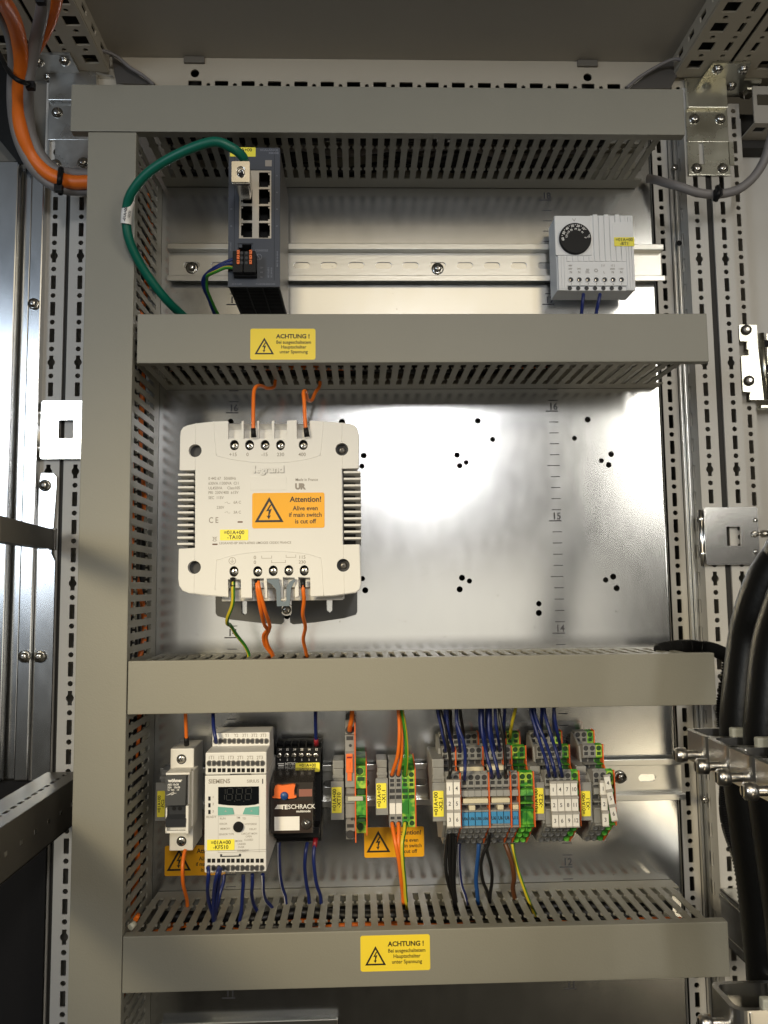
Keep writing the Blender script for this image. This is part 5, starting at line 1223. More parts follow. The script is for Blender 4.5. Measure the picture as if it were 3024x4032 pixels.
mb = MB(); p, q = A('B2', 300, 1262, -30), A('B2', 303, 290, -30); mb.box(xb, xb+.9, Yv-.8, -10, V2(0,1255,-40).z, V2(0,285,-40).z); solo(mb, 'separator_plate', ['torange'], 'orange separator plate right of the tall grey fuse terminal', 'end plate', 'orange separator plates between terminal blocks')
et = thing('terminal_block', 'wide green and yellow earth terminal block of group XT10', 'terminal block', (V2(350,1200).x, -30, V2(350,1200).z))
xa2, xb2 = xb+1, V2(388,0).x
mb = MB()
for ya, yb, Y in ((590,655,-38),(655,735,-46),(735,840,Yv),(840,895,-42),(895,1060,Yv),(1060,1120,-46),(1120,1205,-40)):
    p, q = A('B2', 310, yb, Y), A('B2', 385, ya, Y); mb.box(xa2, xb2, Y, -9, p.z, q.z, 0 if (ya//50) % 2 else 1, .3)
part(mb, 'block_body', ['tgreen', 'tgl'], et)
mb = MB()
for x_, y_, Y in ((345,697,-46.2),(350,1150,-40.2)): p = A('B2', x_, y_, Y); mb.lathe((p.x, Y, p.z), (0,-1,0), [(3.5,0),(3.5,.5),(2.9,.5)], 1, 20); mb.lathe((p.x, Y, p.z), (0,-1,0), [(2.9,0),(2.9,.3),(0,.3)], 0, 20)
for ya, yb in ((745,778),(845,888),(1085,1110)): p, q = V2(315, yb), V2(385, ya); mb.box(xa2+1, xb2-1, Yv-.2, Yv+9, p.z, q.z, 0)
part(mb, 'wire_entry', ['gdark', 'tgl'], et)
mb = MB(); mb.box(xb2, xb2+.9, Yv-.8, -10, V2(0,1198,-40).z, V2(0,600,-38).z); solo(mb, 'separator_plate', ['torange'], 'orange end plate right of the green block of XT10', 'end plate', 'orange separator plates between terminal blocks')

for pr3 in (protoG, protoE, pA, pB):
    for ch in list(pr3.children): bpy.data.objects.remove(ch)
    bpy.data.objects.remove(pr3)
# ================================================================== wires of the lower row
OR = ['wor']; BL_ = ['wblue']; BK = ['wblack']; BW = ['wblue', 'wwhite']
def zi(x, z, Y): return Vector((x, Y, z))
def up(k, x, y, Y): p = A(k, x, y, Y); return p
# from the third duct down into the devices
wire(OR, [('B1',383,478,-50), ('B1',382,440,-52), ('B1',378,330,-56), ('B1',374,230,-60), ('B1',372,100,-60)], 'orange wire entering the top of the white fuse holder', ends=[('black', 0)])
wire(OR, [('B1',372,1340,-48), ('B1',358,1400,-52), ('B1',350,1500,-56), ('B1',355,1620,-52), ('B1',380,1720,-42), ('B1',388,1760,-38), ('B1',390,1800,-36)], 'orange wire leaving the bottom of the white fuse holder, crossing the orange sticker')
wire(BL_, [('B1',625,465,-80), ('B1',617,420,-84), ('B1',603,330,-80), ('B1',600,240,-72), ('B1',600,100,-66)], 'blue wire entering the upper left terminal of the cream relay')
wire(BL_, [('B1',1443,480,-40), ('B1',1440,430,-44), ('B1',1437,330,-52), ('B1',1436,220,-60), ('B1',1436,80,-62)], 'blue wire with red sleeve entering the top of the black relay', ends=[('wred', 0)])
for pts, tx in (([(560,1480,-107),(562,1540,-110),(555,1640,-104),(560,1740,-86),(590,1850,-72),(600,1900,-62),(602,1960,-58)], 'leftmost of the blue wires leaving the bottom of the cream relay'),
    ([(650,1480,-107),(635,1530,-112),(618,1600,-108),(605,1720,-90),(603,1850,-74),(606,1950,-62)], 'blue wire from the second lower terminal of the cream relay'),
    ([(660,1485,-106),(650,1560,-108),(638,1680,-94),(622,1820,-76),(612,1900,-64),(610,1960,-60)], 'blue wire beside the second one at the bottom of the cream relay'),
    ([(690,1540,-60),(685,1600,-62),(655,1700,-66),(628,1820,-66),(616,1900,-62),(614,1960,-58)], 'blue wire joining the bundle from behind the cream relay'),
    ([(845,1540,-80),(845,1620,-80),(838,1720,-76),(832,1840,-68),(820,1900,-64),(815,1960,-62)], 'blue wire hanging straight from the middle of the cream relay'),
    ([(920,1540,-80),(920,1630,-76),(915,1700,-66),(930,1780,-52),(955,1830,-46),(970,1870,-42)], 'blue wire curving right below the cream relay')):
    wire(BL_, [('B1',)+q for q in pts], tx, r=1.4)
wire(BW, [('B1',1005,1540,-76), ('B1',1008,1600,-72), ('B1',1010,1680,-62), ('B1',1030,1750,-50), ('B1',1065,1790,-44), ('B1',1085,1820,-40)], 'blue and white wire at the lower right corner of the cream relay', n=12, stripe=bws, ph=4.5)
wire(BW, [('B1',1138,1280,-46), ('B1',1138,1400,-46), ('B1',1145,1540,-46), ('B1',1165,1650,-42), ('B1',1187,1715,-38), ('B1',1195,1780,-34)], 'blue wire with pale edge leaving the bottom left of the black relay', n=12, stripe=bws, ph=3.4)
wire(BL_, [('B1',1370,1280,-52), ('B1',1355,1360,-56), ('B1',1348,1480,-54), ('B1',1362,1620,-46), ('B1',1380,1710,-38), ('B1',1385,1780,-34)], 'left one of two blue wires under the right side of the black relay')
wire(BL_, [('B1',1437,1250,-46), ('B1',1422,1360,-52), ('B1',1425,1480,-52), ('B1',1445,1620,-46), ('B1',1475,1710,-38), ('B1',1482,1780,-34)], 'right one of two blue wires under the right side of the black relay', ends=[('wred', 0)])
wire(OR, [('B2',262,365,-42), ('B2',268,320,-50), ('B2',280,270,-54), ('B2',282,210,-58), ('B2',280,80,-60)], 'orange wire entering the top of the tall grey fuse terminal', r=1.9)
wire(OR, [('B2',608,728,-44), ('B2',622,680,-50), ('B2',655,570,-58), ('B2',668,430,-62), ('B2',668,300,-62), ('B2',660,190,-62), ('B2',658,60,-62)], 'left orange wire entering the top of group X1.1')
wire(OR, [('B2',660,728,-44), ('B2',668,680,-50), ('B2',685,570,-56), ('B2',688,430,-60), ('B2',678,300,-60), ('B2',668,190,-60), ('B2',664,60,-60)], 'right orange wire entering the top of group X1.1')
wire(GY, [('B2',716,728,-44), ('B2',722,670,-50), ('B2',728,540,-56), ('B2',720,400,-58), ('B2',705,290,-60), ('B2',688,190,-62), ('B2',680,60,-62)], 'green and yellow wire entering the top of group X1.1', n=12, stripe=gys, ph=3.3, r=1.6)
wire(OR, [('B2',608,1122,-44), ('B2',618,1180,-50), ('B2',640,1300,-56), ('B2',668,1450,-54), ('B2',685,1600,-46), ('B2',697,1700,-38), ('B2',700,1780,-34)], 'left orange wire leaving the bottom of group X1.1 over the sticker', r=1.6)
wire(OR, [('B2',660,1122,-44), ('B2',664,1180,-50), ('B2',662,1300,-55), ('B2',678,1450,-52), ('B2',692,1600,-44), ('B2',704,1700,-36), ('B2',708,1780,-32)], 'right orange wire leaving the bottom of group X1.1 over the sticker', r=1.6)
wire(GY, [('B2',716,1122,-44), ('B2',710,1190,-50), ('B2',692,1290,-56), ('B2',698,1450,-54), ('B2',712,1600,-46), ('B2',720,1720,-38), ('B2',735,1820,-32)], 'green and yellow wire leaving the bottom of group X1.1 over the sticker', n=12, stripe=gys, ph=4.4, r=1.6)
BN = 'wires entering the top of group X2.1'
def topw(k, mats, pts, tx, grp=BN, st=None, ph=0, r=1.35): wire(mats, [(k,)+q for q in pts], tx, r=r, n=12, stripe=st, ph=ph, group=grp)
topw('T2', BK, [(285,1085,-76),(300,1000,-84),(310,880,-82),(290,700,-76),(262,540,-70),(225,400,-66),(200,250,-64),(165,100,-62),(140,-60,-60),(130,-200,-58)], 'black wire into the lower storey, leftmost block of group X2.1')
topw('T2', BL_, [(225,650,-48),(225,560,-56),(190,430,-60),(160,280,-60),(125,130,-60),(95,0,-60),(70,-200,-58)], 'blue wire into the middle storey of the leftmost block of X2.1')
topw('T2', BL_, [(350,650,-48),(340,560,-54),(300,430,-58),(268,300,-60),(250,150,-60),(250,0,-60),(255,-200,-58)], 'blue wire into the middle storey of the second block of X2.1')
topw('T2', BL_, [(190,425,-26),(185,330,-40),(200,200,-54),(215,60,-60),(220,-200,-58)], 'blue wire into the top storey of the leftmost block of X2.1')
topw('T2', BK, [(330,430,-26),(325,330,-40),(310,200,-50),(305,60,-56),(300,-200,-58)], 'black wire into the top storey of the second block of X2.1')
topw('T2', BW, [(538,1120,-76),(542,1000,-84),(545,850,-82),(545,680,-76),(520,500,-70),(460,340,-66),(410,180,-64),(400,60,-62),(398,-200,-60)], 'blue and white wire swinging into the lower storey of the first U06 block', st=bws, ph=.2)
topw('T2', BW, [(462,660,-48),(460,560,-54),(440,420,-58),(418,280,-60),(412,120,-62),(415,-200,-60)], 'blue and white wire into the middle storey of the first U06 block', st=bws, ph=3.6)
topw('T2', BK, [(530,430,-26),(515,330,-42),(490,180,-54),(470,40,-60),(460,-200,-60)], 'black wire into the top storey above the first U06 block')
topw('T2', BL_, [(985,1080,-76),(965,960,-84),(925,820,-82),(880,640,-78),(840,450,-70),(815,250,-66),(810,80,-64),(812,-200,-60)], 'blue wire into the lower storey of the left U6 block')
topw('T2', BL_, [(1092,1080,-76),(1075,960,-84),(1035,800,-82),(990,620,-78),(950,430,-70),(930,230,-66),(935,60,-64),(945,-200,-60)], 'blue wire into the lower storey of the middle U6 block')
topw('T2', BK, [(1200,1075,-76),(1205,960,-84),(1200,780,-80),(1185,560,-74),(1160,380,-68),(1130,200,-64),(1105,40,-62),(1090,-200,-60)], 'black wire into the lower storey of the right U6 block')
topw('T2', BL_, [(895,650,-48),(890,560,-54),(860,400,-58),(835,200,-60),(830,-200,-60)], 'blue wire into the middle storey of the left U6 block')
topw('T2', BL_, [(1030,640,-48),(1010,540,-54),(980,380,-58),(960,200,-60),(960,-200,-60)], 'blue wire into the middle storey of the middle U6 block')
topw('T2', BL_, [(1110,635,-48),(1100,540,-54),(1075,380,-58),(1045,180,-60),(1030,-200,-60)], 'blue wire into the middle storey of the right U6 block')
topw('T2', BL_, [(800,430,-28),(795,330,-42),(785,150,-56),(785,-200,-58)], 'blue wire into the top storey at the left of the U6 blocks')
topw('T2', BL_, [(920,440,-28),(905,330,-42),(895,150,-56),(900,-200,-58)], 'blue wire into the top storey at the middle of the U6 blocks')
topw('T2', BL_, [(1190,430,-28),(1180,300,-44),(1185,120,-56),(1200,-200,-58)], 'blue wire into the top storey, rightmost above the U6 blocks')
topw('T2', GY, [(1283,430,-28),(1290,330,-42),(1310,200,-50),(1345,60,-56),(1370,-60,-58),(1390,-220,-58)], 'green and yellow wire into the top storey of the lime green pair', st=lambda k, i: 0 if k % 12 in (0, 1, 2) else 1, ph=0)
B22 = 'blue wires entering the top of group X2.2'
topw('T3', BL_, [(425,1065,-76),(405,940,-84),(370,800,-82),(310,620,-76),(250,430,-70),(185,220,-66),(130,30,-62),(110,-200,-60)], 'blue wire into lower storey of the X2.2 block with tags 1 to 3', B22)
topw('T3', BL_, [(530,1065,-76),(505,940,-84),(460,780,-82),(400,600,-76),(330,420,-70),(240,210,-66),(190,30,-62),(165,-200,-60)], 'blue wire into lower storey of the X2.2 block with tags 4 to 6', B22)
topw('T3', BL_, [(640,1065,-76),(610,930,-84),(570,760,-80),(515,580,-76),(460,420,-70),(395,200,-66),(350,30,-62),(335,-200,-60)], 'blue wire into lower storey of the X2.2 block with tags 7 to 9', B22)
topw('T3', BL_, [(605,620,-48),(595,520,-54),(560,360,-60),(525,180,-62),(510,30,-62),(500,-200,-60)], 'blue wire into the middle storey of the fourth block in X2.2', B22)
topw('T3', BL_, [(190,400,-28),(195,280,-46),(160,120,-56),(130,-20,-60),(120,-200,-60)], 'blue wire into the top storey at the left of X2.2', B22)
topw('T3', BL_, [(300,400,-28),(300,280,-46),(300,120,-56),(305,-40,-60),(305,-200,-60)], 'blue wire into the top storey of the second block in X2.2', B22)
topw('T3', BL_, [(510,390,-28),(505,280,-46),(500,120,-56),(505,-40,-60),(510,-200,-60)], 'blue wire into the top storey of the fourth block in X2.2', B22)
BN2 = 'wires leaving the bottom of group X2.1'
def bw(mats, pts, tx, st=None, ph=0, r=1.4): wire(mats, [('B2',)+q for q in pts], tx, r=r, n=12, stripe=st, ph=ph, group=BN2)
bw(BK, [(1080,1180,-62),(1062,1260,-58),(1048,1400,-56),(1050,1520,-54),(1075,1640,-46),(1110,1740,-40),(1125,1820,-36)], 'leftmost black wire of the bunch below the tags 3 and 6')
bw(BK, [(1092,1180,-64),(1082,1300,-60),(1078,1450,-56),(1090,1600,-50),(1118,1720,-42),(1132,1820,-36)], 'second black wire of the bunch below the tags 3 and 6')
bw(BK, [(1108,1185,-64),(1110,1300,-60),(1105,1450,-56),(1108,1600,-50),(1125,1720,-42),(1138,1820,-36)], 'third black wire of the bunch below the tags 3 and 6')
bw(BK, [(1128,1230,-58),(1126,1330,-58),(1120,1450,-54),(1115,1600,-48),(1130,1740,-40),(1145,1830,-36)], 'rightmost black wire of the bunch below the tags 3 and 6')
bw(BW, [(1158,1290,-46),(1155,1380,-46),(1160,1500,-44),(1175,1620,-40),(1205,1710,-36),(1225,1790,-32)], 'blue and white wire below the U06 blocks', bws, 3.8)
bw(['wlblue'], [(1318,1290,-48),(1312,1380,-48),(1300,1500,-46),(1295,1600,-42),(1305,1700,-38),(1312,1780,-32)], 'lighter blue wire below the U06 blocks', r=1.7)
bw(BK, [(1405,1200,-62),(1395,1290,-58),(1355,1370,-56),(1335,1470,-52),(1350,1590,-46),(1385,1680,-40),(1405,1760,-34)], 'black wire bowing left below the U6 blocks')
bw(BK, [(1372,1300,-52),(1392,1380,-52),(1420,1490,-50),(1425,1590,-44),(1412,1690,-38),(1408,1770,-34)], 'black wire bowing right below the U6 blocks')
bw(['wbrown'], [(1535,1290,-48),(1560,1360,-50),(1590,1460,-50),(1605,1570,-46),(1595,1650,-38),(1612,1740,-32)], 'brown wire below the block marked U11', r=1.9)
bw(GY, [(1592,1290,-46),(1605,1380,-46),(1635,1500,-46),(1675,1620,-44),(1720,1740,-40),(1760,1830,-36),(1780,1880,-34)], 'green and yellow wire below the lime green pair of X2.1', gys, 4.4)
# wires lying inside the ducts; thick black ones added to darken the slots
def inside(z, lo, hi, x0, x1, cols, tx, seed):
    rr = random.Random(seed); nms = ['first','second','third','fourth','fifth','sixth','seventh','eighth']
    for i, m in enumerate(cols):
        r = {'wblack': 4.6, 'wgrey': 3.4}.get(m, 2.2)
        yy = -12-(70/(len(cols)-1))*i; pts = []; zz = z+rr.uniform(lo, hi)
        x = x0
        while x <= x1: pts.append(Vector((x, yy+rr.uniform(-6,6), zz+rr.uniform(-4,4)))); x += 38
        wire([m], pts, nms[i]+' wire from the back among those lying in the '+tx+' duct, '+m[1:].replace('or', 'orange').replace('lblue', 'blue'), r=r, n=8, sub=3, group='wires lying inside the ducts')
inside(1150, 17, 28, -345, 84, ['wblack','wor','wblack','wblack','wor','wblack','wor','wblack'], 'lowest', 3)
inside(1349, 16, 28, -345, 80, ['wblack','wblack','wor','wblack','wblue','wblack'], 'third', 5)
inside(1619, 9, 20, -345, 30, ['wblack','wor','wblack','wblack','wgrey','wblack'], 'second', 6)
inside(1810, 9, 20, -345, 50, ['wblack','wblack','wgrey','wblack','wblack','wblack'], 'topmost', 9)
for i, (m, x, y) in enumerate((('wblack',-368,-18),('wor',-366,-32),('wblack',-369,-48),('wor',-367,-64),('wblack',-370,-78))):  # black ones are added filling that darkens the slots
    rr = random.Random(20+i); pts = [Vector((x+rr.uniform(-3,4), y+rr.uniform(-6,6), 1130+30*k)) for k in range(23)]
    wire([m], pts, ['first','second','third','fourth','fifth'][i]+' wire standing inside the vertical duct, seen through its slots', r=4.4 if m == 'wblack' else 2.2, n=8, sub=3, group='wires lying inside the ducts')

# ================================================================== cables at the top left
CB = 'cables of the bundle at the top left'
def cab(mats, pts, r, tx, grp=CB, sub=9): 
    return wire(mats, [q for q in pts], tx, r=r, n=16, group=grp, name='cable', cat='cable', sub=sub)
cab(['wor'], [('TL',-60,-160,-190),('TL',20,0,-170),('TL',95,110,-150),('TL',165,270,-130),('TL',208,450,-110),('TL',222,650,-95),('TL',215,870,-82),('TL',200,1080,-72),('TL',205,1270,-64),('TL',255,1500,-56),('TL',350,1700,-48),('TL',490,1860,-44),('TL',640,1945,-42),('TL',800,1985,-42),('TL',950,1985,-42),('TL',1080,1980,-42)], 6.0, 'thick orange cable sweeping down the top left corner into the vertical duct')
cab(['wgrey'], [('TL',-80,60,-150),('TL',0,150,-135),('TL',75,300,-120),('TL',125,480,-106),('TL',142,700,-92),('TL',132,900,-80),('TL',130,1100,-72),('TL',150,1320,-62),('TL',210,1560,-54),('TL',330,1800,-46),('TL',470,1950,-40),('TL',620,2040,-38),('TL',780,2075,-36),('TL',950,2070,-36),('TL',1080,2068,-36)], 4.2, 'grey cable on the outer side of the thick orange cable')
cab(['wgrey'], [('TL',480,-80,-150),('TL',470,60,-140),('TL',440,220,-122),('TL',400,400,-106),('TL',355,600,-94),('TL',325,760,-86),('TL',305,900,-80),('TL',298,1100,-70),('TL',305,1300,-60),('TL',350,1500,-52),('TL',440,1690,-46),('TL',570,1830,-42),('TL',720,1885,-38),('TL',950,1900,-36),('TL',1080,1900,-36)], 5.0, 'thick grey cable on the inner side of the thick orange cable')
cab(['wor'], [('TL',620,-90,-140),('TL',590,60,-126),('TL',540,220,-112),('TL',455,400,-98),('TL',360,560,-88),('TL',290,680,-80),('TL',262,800,-74),('TL',255,900,-70)], 5.2, 'second orange cable, coming from the upper right behind the grey one')
def tie(pts, head, tx, r=1.3):
    mb = MB(); P_ = [A(*q) for q in pts]; mb.tube(P_, r, 0, 8, sub=6); root = solo(mb, 'cable_tie', ['black'], tx, 'cable tie')
    h = A(*head); mb = MB(); mb.box(h.x-3.4, h.x+3.4, h.y-2.5, h.y+2.5, h.z-3.2, h.z+3.2, 0, .8); part(mb, 'tie_head', ['black'], root)
tie([('TL',-20,560,-70),('TL',40,680,-84),('TL',110,800,-98),('TL',190,870,-104),('TL',270,900,-98),('TL',330,920,-90)], ('TL',335,935,-90), 'black cable tie around the upper part of the orange cable bundle', 2)
tie([('TL',665,1840,-46),('TL',655,1900,-52),('TL',650,1960,-54),('TL',645,2040,-48),('TL',660,2110,-42)], ('TL',640,2050,-50), 'black cable tie around the bundle just left of the vertical duct', 2.4)
tie([('TL',400,-10,-146),('TL',450,5,-150),('TL',500,0,-146)], ('TL',448,0,-150), 'black cable tie at the very top of the photo on the grey cable')
cab(['wgrey'], [('TR',-140,1945,-8),('TR',-60,1955,-12),('TR',60,1990,-22),('TR',200,2030,-30),('TR',400,2095,-34),('TR',560,2115,-34),('TR',700,2105,-36),('TR',850,2060,-40),('TR',980,1965,-44),('TR',1080,1840,-48),('TR',1150,1700,-52),('TR',1190,1560,-54),('TR',1230,1400,-56)], 3.9, 'mauve grey cable curving from the top duct to the right edge', None)
tie([('TR',625,2040,-34),('TR',632,2100,-42),('TR',600,2180,-36)], ('TR',628,2100,-40), 'black cable tie on the mauve grey cable over the right frame post', 2.6)
# earth straps: thin tubes beside the roof
for k, pts, tx in (('C0', [(600,300,-15),(640,310,-12),(700,340,-8),(770,400,-6),(850,450,-4),(915,505,-4)], 'thin grey wire slanting under the roof at the top left'), ('R18', [(1120,385,-15),(1060,378,-12),(980,410,-8),(900,455,-6),(830,500,-4),(760,560,-4)], 'thin grey wire slanting under the roof at the top right')):
    wire(['wgrey'], [(k,)+q for q in pts], tx, r=1.6)
# gusset sheets in the roof corners
for l, k, tx in ((((625,300),(660,330),(690,490),(900,500),(760,400)), 'C0', 'left'), (((1135,380),(1080,480),(1040,560),(780,560),(900,460),(1000,400)), 'R18', 'right')):
    mb = MB(); mb.prism(front(0, 2, 0), [(A(k, x, y, 0).x, A(k, x, y, 0).z) for x, y in l], 0, 1.5); solo(mb, 'corner_gusset', ['dsteel'], 'dark sheet metal gusset in the upper '+tx+' corner under the roof', 'bracket')

# ================================================================== corner brackets
def corner(tx, mt, xa, xb, zt_, zb_, scr, tabx, tabscr, slots, k):
    root = thing('corner_bracket', tx, 'bracket', ((xa+xb)/2, 5, zb_))
    mb = MB(); zs1 = max(z for x, z in slots)+11; zs0 = min(z for x, z in slots)-11; sx_ = sorted(x for x, z in slots); e_ = xa
    mb.box(xa, xb, 5.3, 7.5, zs1, zt_, 0, .5); mb.box(xa, xb, 5.3, 7.5, zb_, zs0, 0, .5)
    for x in sx_: mb.box(e_, x-2.6, 5.35, 7.45, zs0-.5, zs1+.5); e_ = x+2.6
    mb.box(e_, xb, 5.35, 7.45, zs0-.5, zs1+.5); part(mb, 'plate', [mt], root)
    mb = MB(); mb.prism(Fr((0,0,1924.6), (1,0,0), (0,1,0), (0,0,-1)), tabx, 0, 2.2); part(mb, 'upper_tab', [mt], root)
    mb = MB(); xm = (xa+xb)/2; mb.box(xa+1, xb-1, 1.5, 7.2, zt_-1, 1923, 0, .5); part(mb, 'bend', [mt], root)
    for x, z in scr: mb = MB(); mb.lathe((x, 5.3, z), (0,-1,0), [(5,0),(5,.7),(3,.8)], 0, 18); screw(mb, (x, 4.7, z), r=4.3, h=2.8, rot=0); part(mb, 'screw', ['steel', 'dsteel'], root)
    for x, y in tabscr: mb = MB(); mb.lathe((x, y, 1922.4), (0,0,-1), [(5,0),(5,.7),(3,.8)], 0, 18); screw(mb, (x, y, 1921.8), (0,0,-1), r=4.2, h=3); part(mb, 'screw', ['steel', 'dsteel'], root)
    return root
def R5(k, x, y): p = A(k, x, y, 5); return (p.x, p.z)
def RZ(k, x, y): p = AZ(k, x, y, 1922); return (p.x, p.y)
a_, b_ = R5('TR', 278, 1180), R5('TR', 768, 1905)
cbr = corner('yellowish zinc corner bracket with four round screws beside the top duct, right side', 'yzinc', a_[0], b_[0], a_[1], b_[1], [R5('TR',370,1293), R5('TR',652,1293), R5('TR',397,1832), R5('TR',680,1832)],
   [RZ('TR', x, y) for x, y in ((260,1060),(260,880),(440,880),(570,695),(990,695),(905,880),(1105,880),(1040,1060))], [RZ('TR', x, y) for x, y in ((620,760),(900,760),(500,940),(770,940))],
   [(R5('TR',368,0)[0], R5('TR',0,1660)[1]), (R5('TR',685,0)[0], R5('TR',0,1660)[1])], 'TR')
mb = MB(); q = AZ('TR', 950, 1030, 1920); mb.lathe((q.x, q.y, 1923), (0,-.3,-1), [(6.5,0),(6.5,1.2),(5,1.3),(5,5),(4,6),(0,6)], 0, 6, False); mb.lathe((q.x, q.y, 1923), (0,-.3,-1), [(8,-.5),(8,.6),(5,.6)], 0, 20); part(mb, 'hex_bolt', ['steel'], cbr)
a_, b_ = R5('TL', 528, 1100), (-421, R5('TL', 600, 1835)[1])
corner('grey zinc corner bracket behind the orange cables, left side', 'zinc', a_[0], b_[0], a_[1], b_[1], [R5('TL',622,1225), R5('TL',605,1790), R5('TL',903,1770)],
   [RZ('TL', x, y) for x, y in ((1230,1010),(1230,850),(1040,810),(870,800),(760,600),(400,600),(350,1000))], [RZ('TL', x, y) for x, y in ((420,680),(705,670),(530,850),(810,840))],
   [(R5('TL',612,0)[0], R5('TL',0,1640)[1])], 'TL')

# ================================================================== latch plates
def latch(tx, x0, x1, z0, z1, hole, Y, bar_left, hook):
    root = thing('latch_plate', tx, 'latch plate', ((x0+x1)/2, Y, z0)); s_ = 1
    mb = MB(); mb.prism(front(0, Y+2, 0), rrect(x1-x0, z1-z0, 2.2, (x0+x1)/2, (z0+z1)/2), 0, 2.0, 0, [hole]); mb.box(x0+2, x1-1, Y+2, Y+5, z0, z0+1.4, 0, .4); mb.box(x0+2, x1-1, Y+2, Y+5, z1-1.4, z1, 0, .4)
    part(mb, 'plate', ['chrome'], root)
    mb = MB(); xc = x0-1.6
    mb.lathe((xc, Y+4, z0-1), (0,0,1), [(0,0),(2.0,0),(2.0,8),(3.4,9.5),(3.4,12.5),(2.3,14),(2.3,z1-z0-13),(3.4,z1-z0-11),(3.4,z1-z0-8),(2,z1-z0-6.5),(2,z1-z0-1),(0,z1-z0-1)], 0, 18)
    part(mb, 'hinge_pin', ['chrome'], root)
    if hook:
        mb = MB(); zc = A('R1', 0, 905, Y).z; mb.cyl((x1-3, Y-1, zc), (x1+3, Y-1, zc), 1.5); mb.lathe((x1+2, Y-1, zc), (1,0,0), [(0,0),(3.2,0),(3.6,1),(3.6,5),(2.8,6.2),(0,6.2)], 0, 16); mb.lathe((x1-4, Y-2, zc), (0,-1,0), [(3,0),(2.8,.5),(1.6,.6)], 0, 16)
        part(mb, 'locking_screw', ['steel'], root)
        for y_ in (770, 1045): mb = MB(); p = A('R1', 1492, y_, Y-.5); mb.lathe(p, (0,-1,0), [(2.2,0),(1.8,.8),(0,1.1)], 0, 12); part(mb, 'rivet', ['chrome'], root)
    return root
p, q = A('R1', 1065, 1160, 2), A('R1', 1508, 655, 2); h0, h1 = A('R1', 1245, 995, 2), A('R1', 1362, 825, 2)
latch('shiny zinc latch plate with a rectangular hole and side screw on the right frame posts', p.x, q.x, p.z, q.z, rrect(h1.x-h0.x, h1.z-h0.z, 1.2, (h0.x+h1.x)/2, (h0.z+h1.z)/2), 2, True, True)
p, q = A('LH', 195, 1045, 2), A('LH', 745, 262, 2); h0, h1 = A('LH', 440, 772, 2), A('LH', 648, 522, 2)
latch('glaring white latch plate with a rectangular hole on the left frame posts', p.x, p.x+47, p.z, q.z, rrect(h1.x-h0.x, h1.z-h0.z, 1.2, (h0.x+h1.x)/2, (h0.z+h1.z)/2), 2, True, False)
# hinge bracket at the right edge
hb = thing('hinge_bracket', 'notched pale zinc hinge bracket with two round screws at the right edge', 'bracket', (210, 20, 1590))
g = [(265,355),(300,345),(575,352),(590,700),(700,1655),(455,1655),(450,1570),(475,1525),(335,1510),(300,900),(330,885),(435,882),(432,780),(400,775),(400,660),(425,640),(290,632),(275,600)]
Yh = 24
mb = MB(); mb.prism(front(0, Yh+2, 0), [(A('HB', x, y, Yh).x, A('HB', x, y, Yh).z) for x, y in g], 0, 2); mb.tube([A('HB', 650, 500, Yh+1), A('HB', 745, 1660, Yh+1)], 2.8, 0, 12, sub=1)
mb.box(A('HB',700,0,Yh).x, 330, Yh-1, Yh+1, A('HB',0,1690,Yh).z, A('HB',0,500,Yh).z, 0, .6); part(mb, 'plate', ['yzinc'], hb)
mb = MB()
for x, y in ((770,675),(790,1110)): p = A('HB', x, y, Yh-1.1); mb.box(p.x-3, p.x+14, Yh-1.2, Yh-1, p.z-3.5, p.z+3.5)
part(mb, 'cutout', ['dark'], hb)
for x, y in ((390,440),(437,1325)): mb = MB(); screw(mb, A('HB', x, y, Yh-.3), r=5.0, h=3.2, kind='hex'); part(mb, 'screw', ['dsteel', 'steel'], hb)
mb = MB(); mb.box(A('HB',580,0,Yh).x, A('HB',715,0,Yh).x, Yh+3, Yh+12, A('HB',0,1790,Yh).z, A('HB',0,1735,Yh).z, 0, .5); part(mb, 'lower_lug', ['yzinc'], hb)

# ================================================================== support rails towards the viewer
mb = MB()
zt1 = AX('BR2', 640, 1100, 128).z
def crail(tx, x, zt_, zb_, y0, y1, w=22, m='galv2'):
    root = thing('support_rail', tx, 'support rail', (x, (y0+y1)/2, zb_))
    mb = MB(); mb.box(x-w/2, x+w/2, y0, y1, zt_-1.8, zt_, 0, .4); mb.box(x-w/2, x-w/2+1.6, y0, y1, zb_, zt_, 0, .3); mb.box(x-w/2, x+w/2, y0, y1, zb_, zb_+1.6, 0, .3)
    mb.box(x-w/2-1.2, x-w/2, y0, y1, zt_-8, zt_-4.5, 0, .5); mb.box(x-w/2-1.2, x-w/2, y0, y1, zb_+4, zb_+9, 0, .5); part(mb, 'channel', [m], root)
    mb = MB(); mb.box(x-w/2+1.8, x-w/2+2.2, y0, y1, zb_+2, zt_-2); part(mb, 'inner_face', ['dsteel'], root)
    return root
crail('galvanised support rail running towards the viewer right of the lowest duct', 146, 1177, 1133, -300, 6, 30)
crail('upper galvanised support rail carrying the metal cable clamps at the right', 150, 1338, 1312, -300, 6, 30)
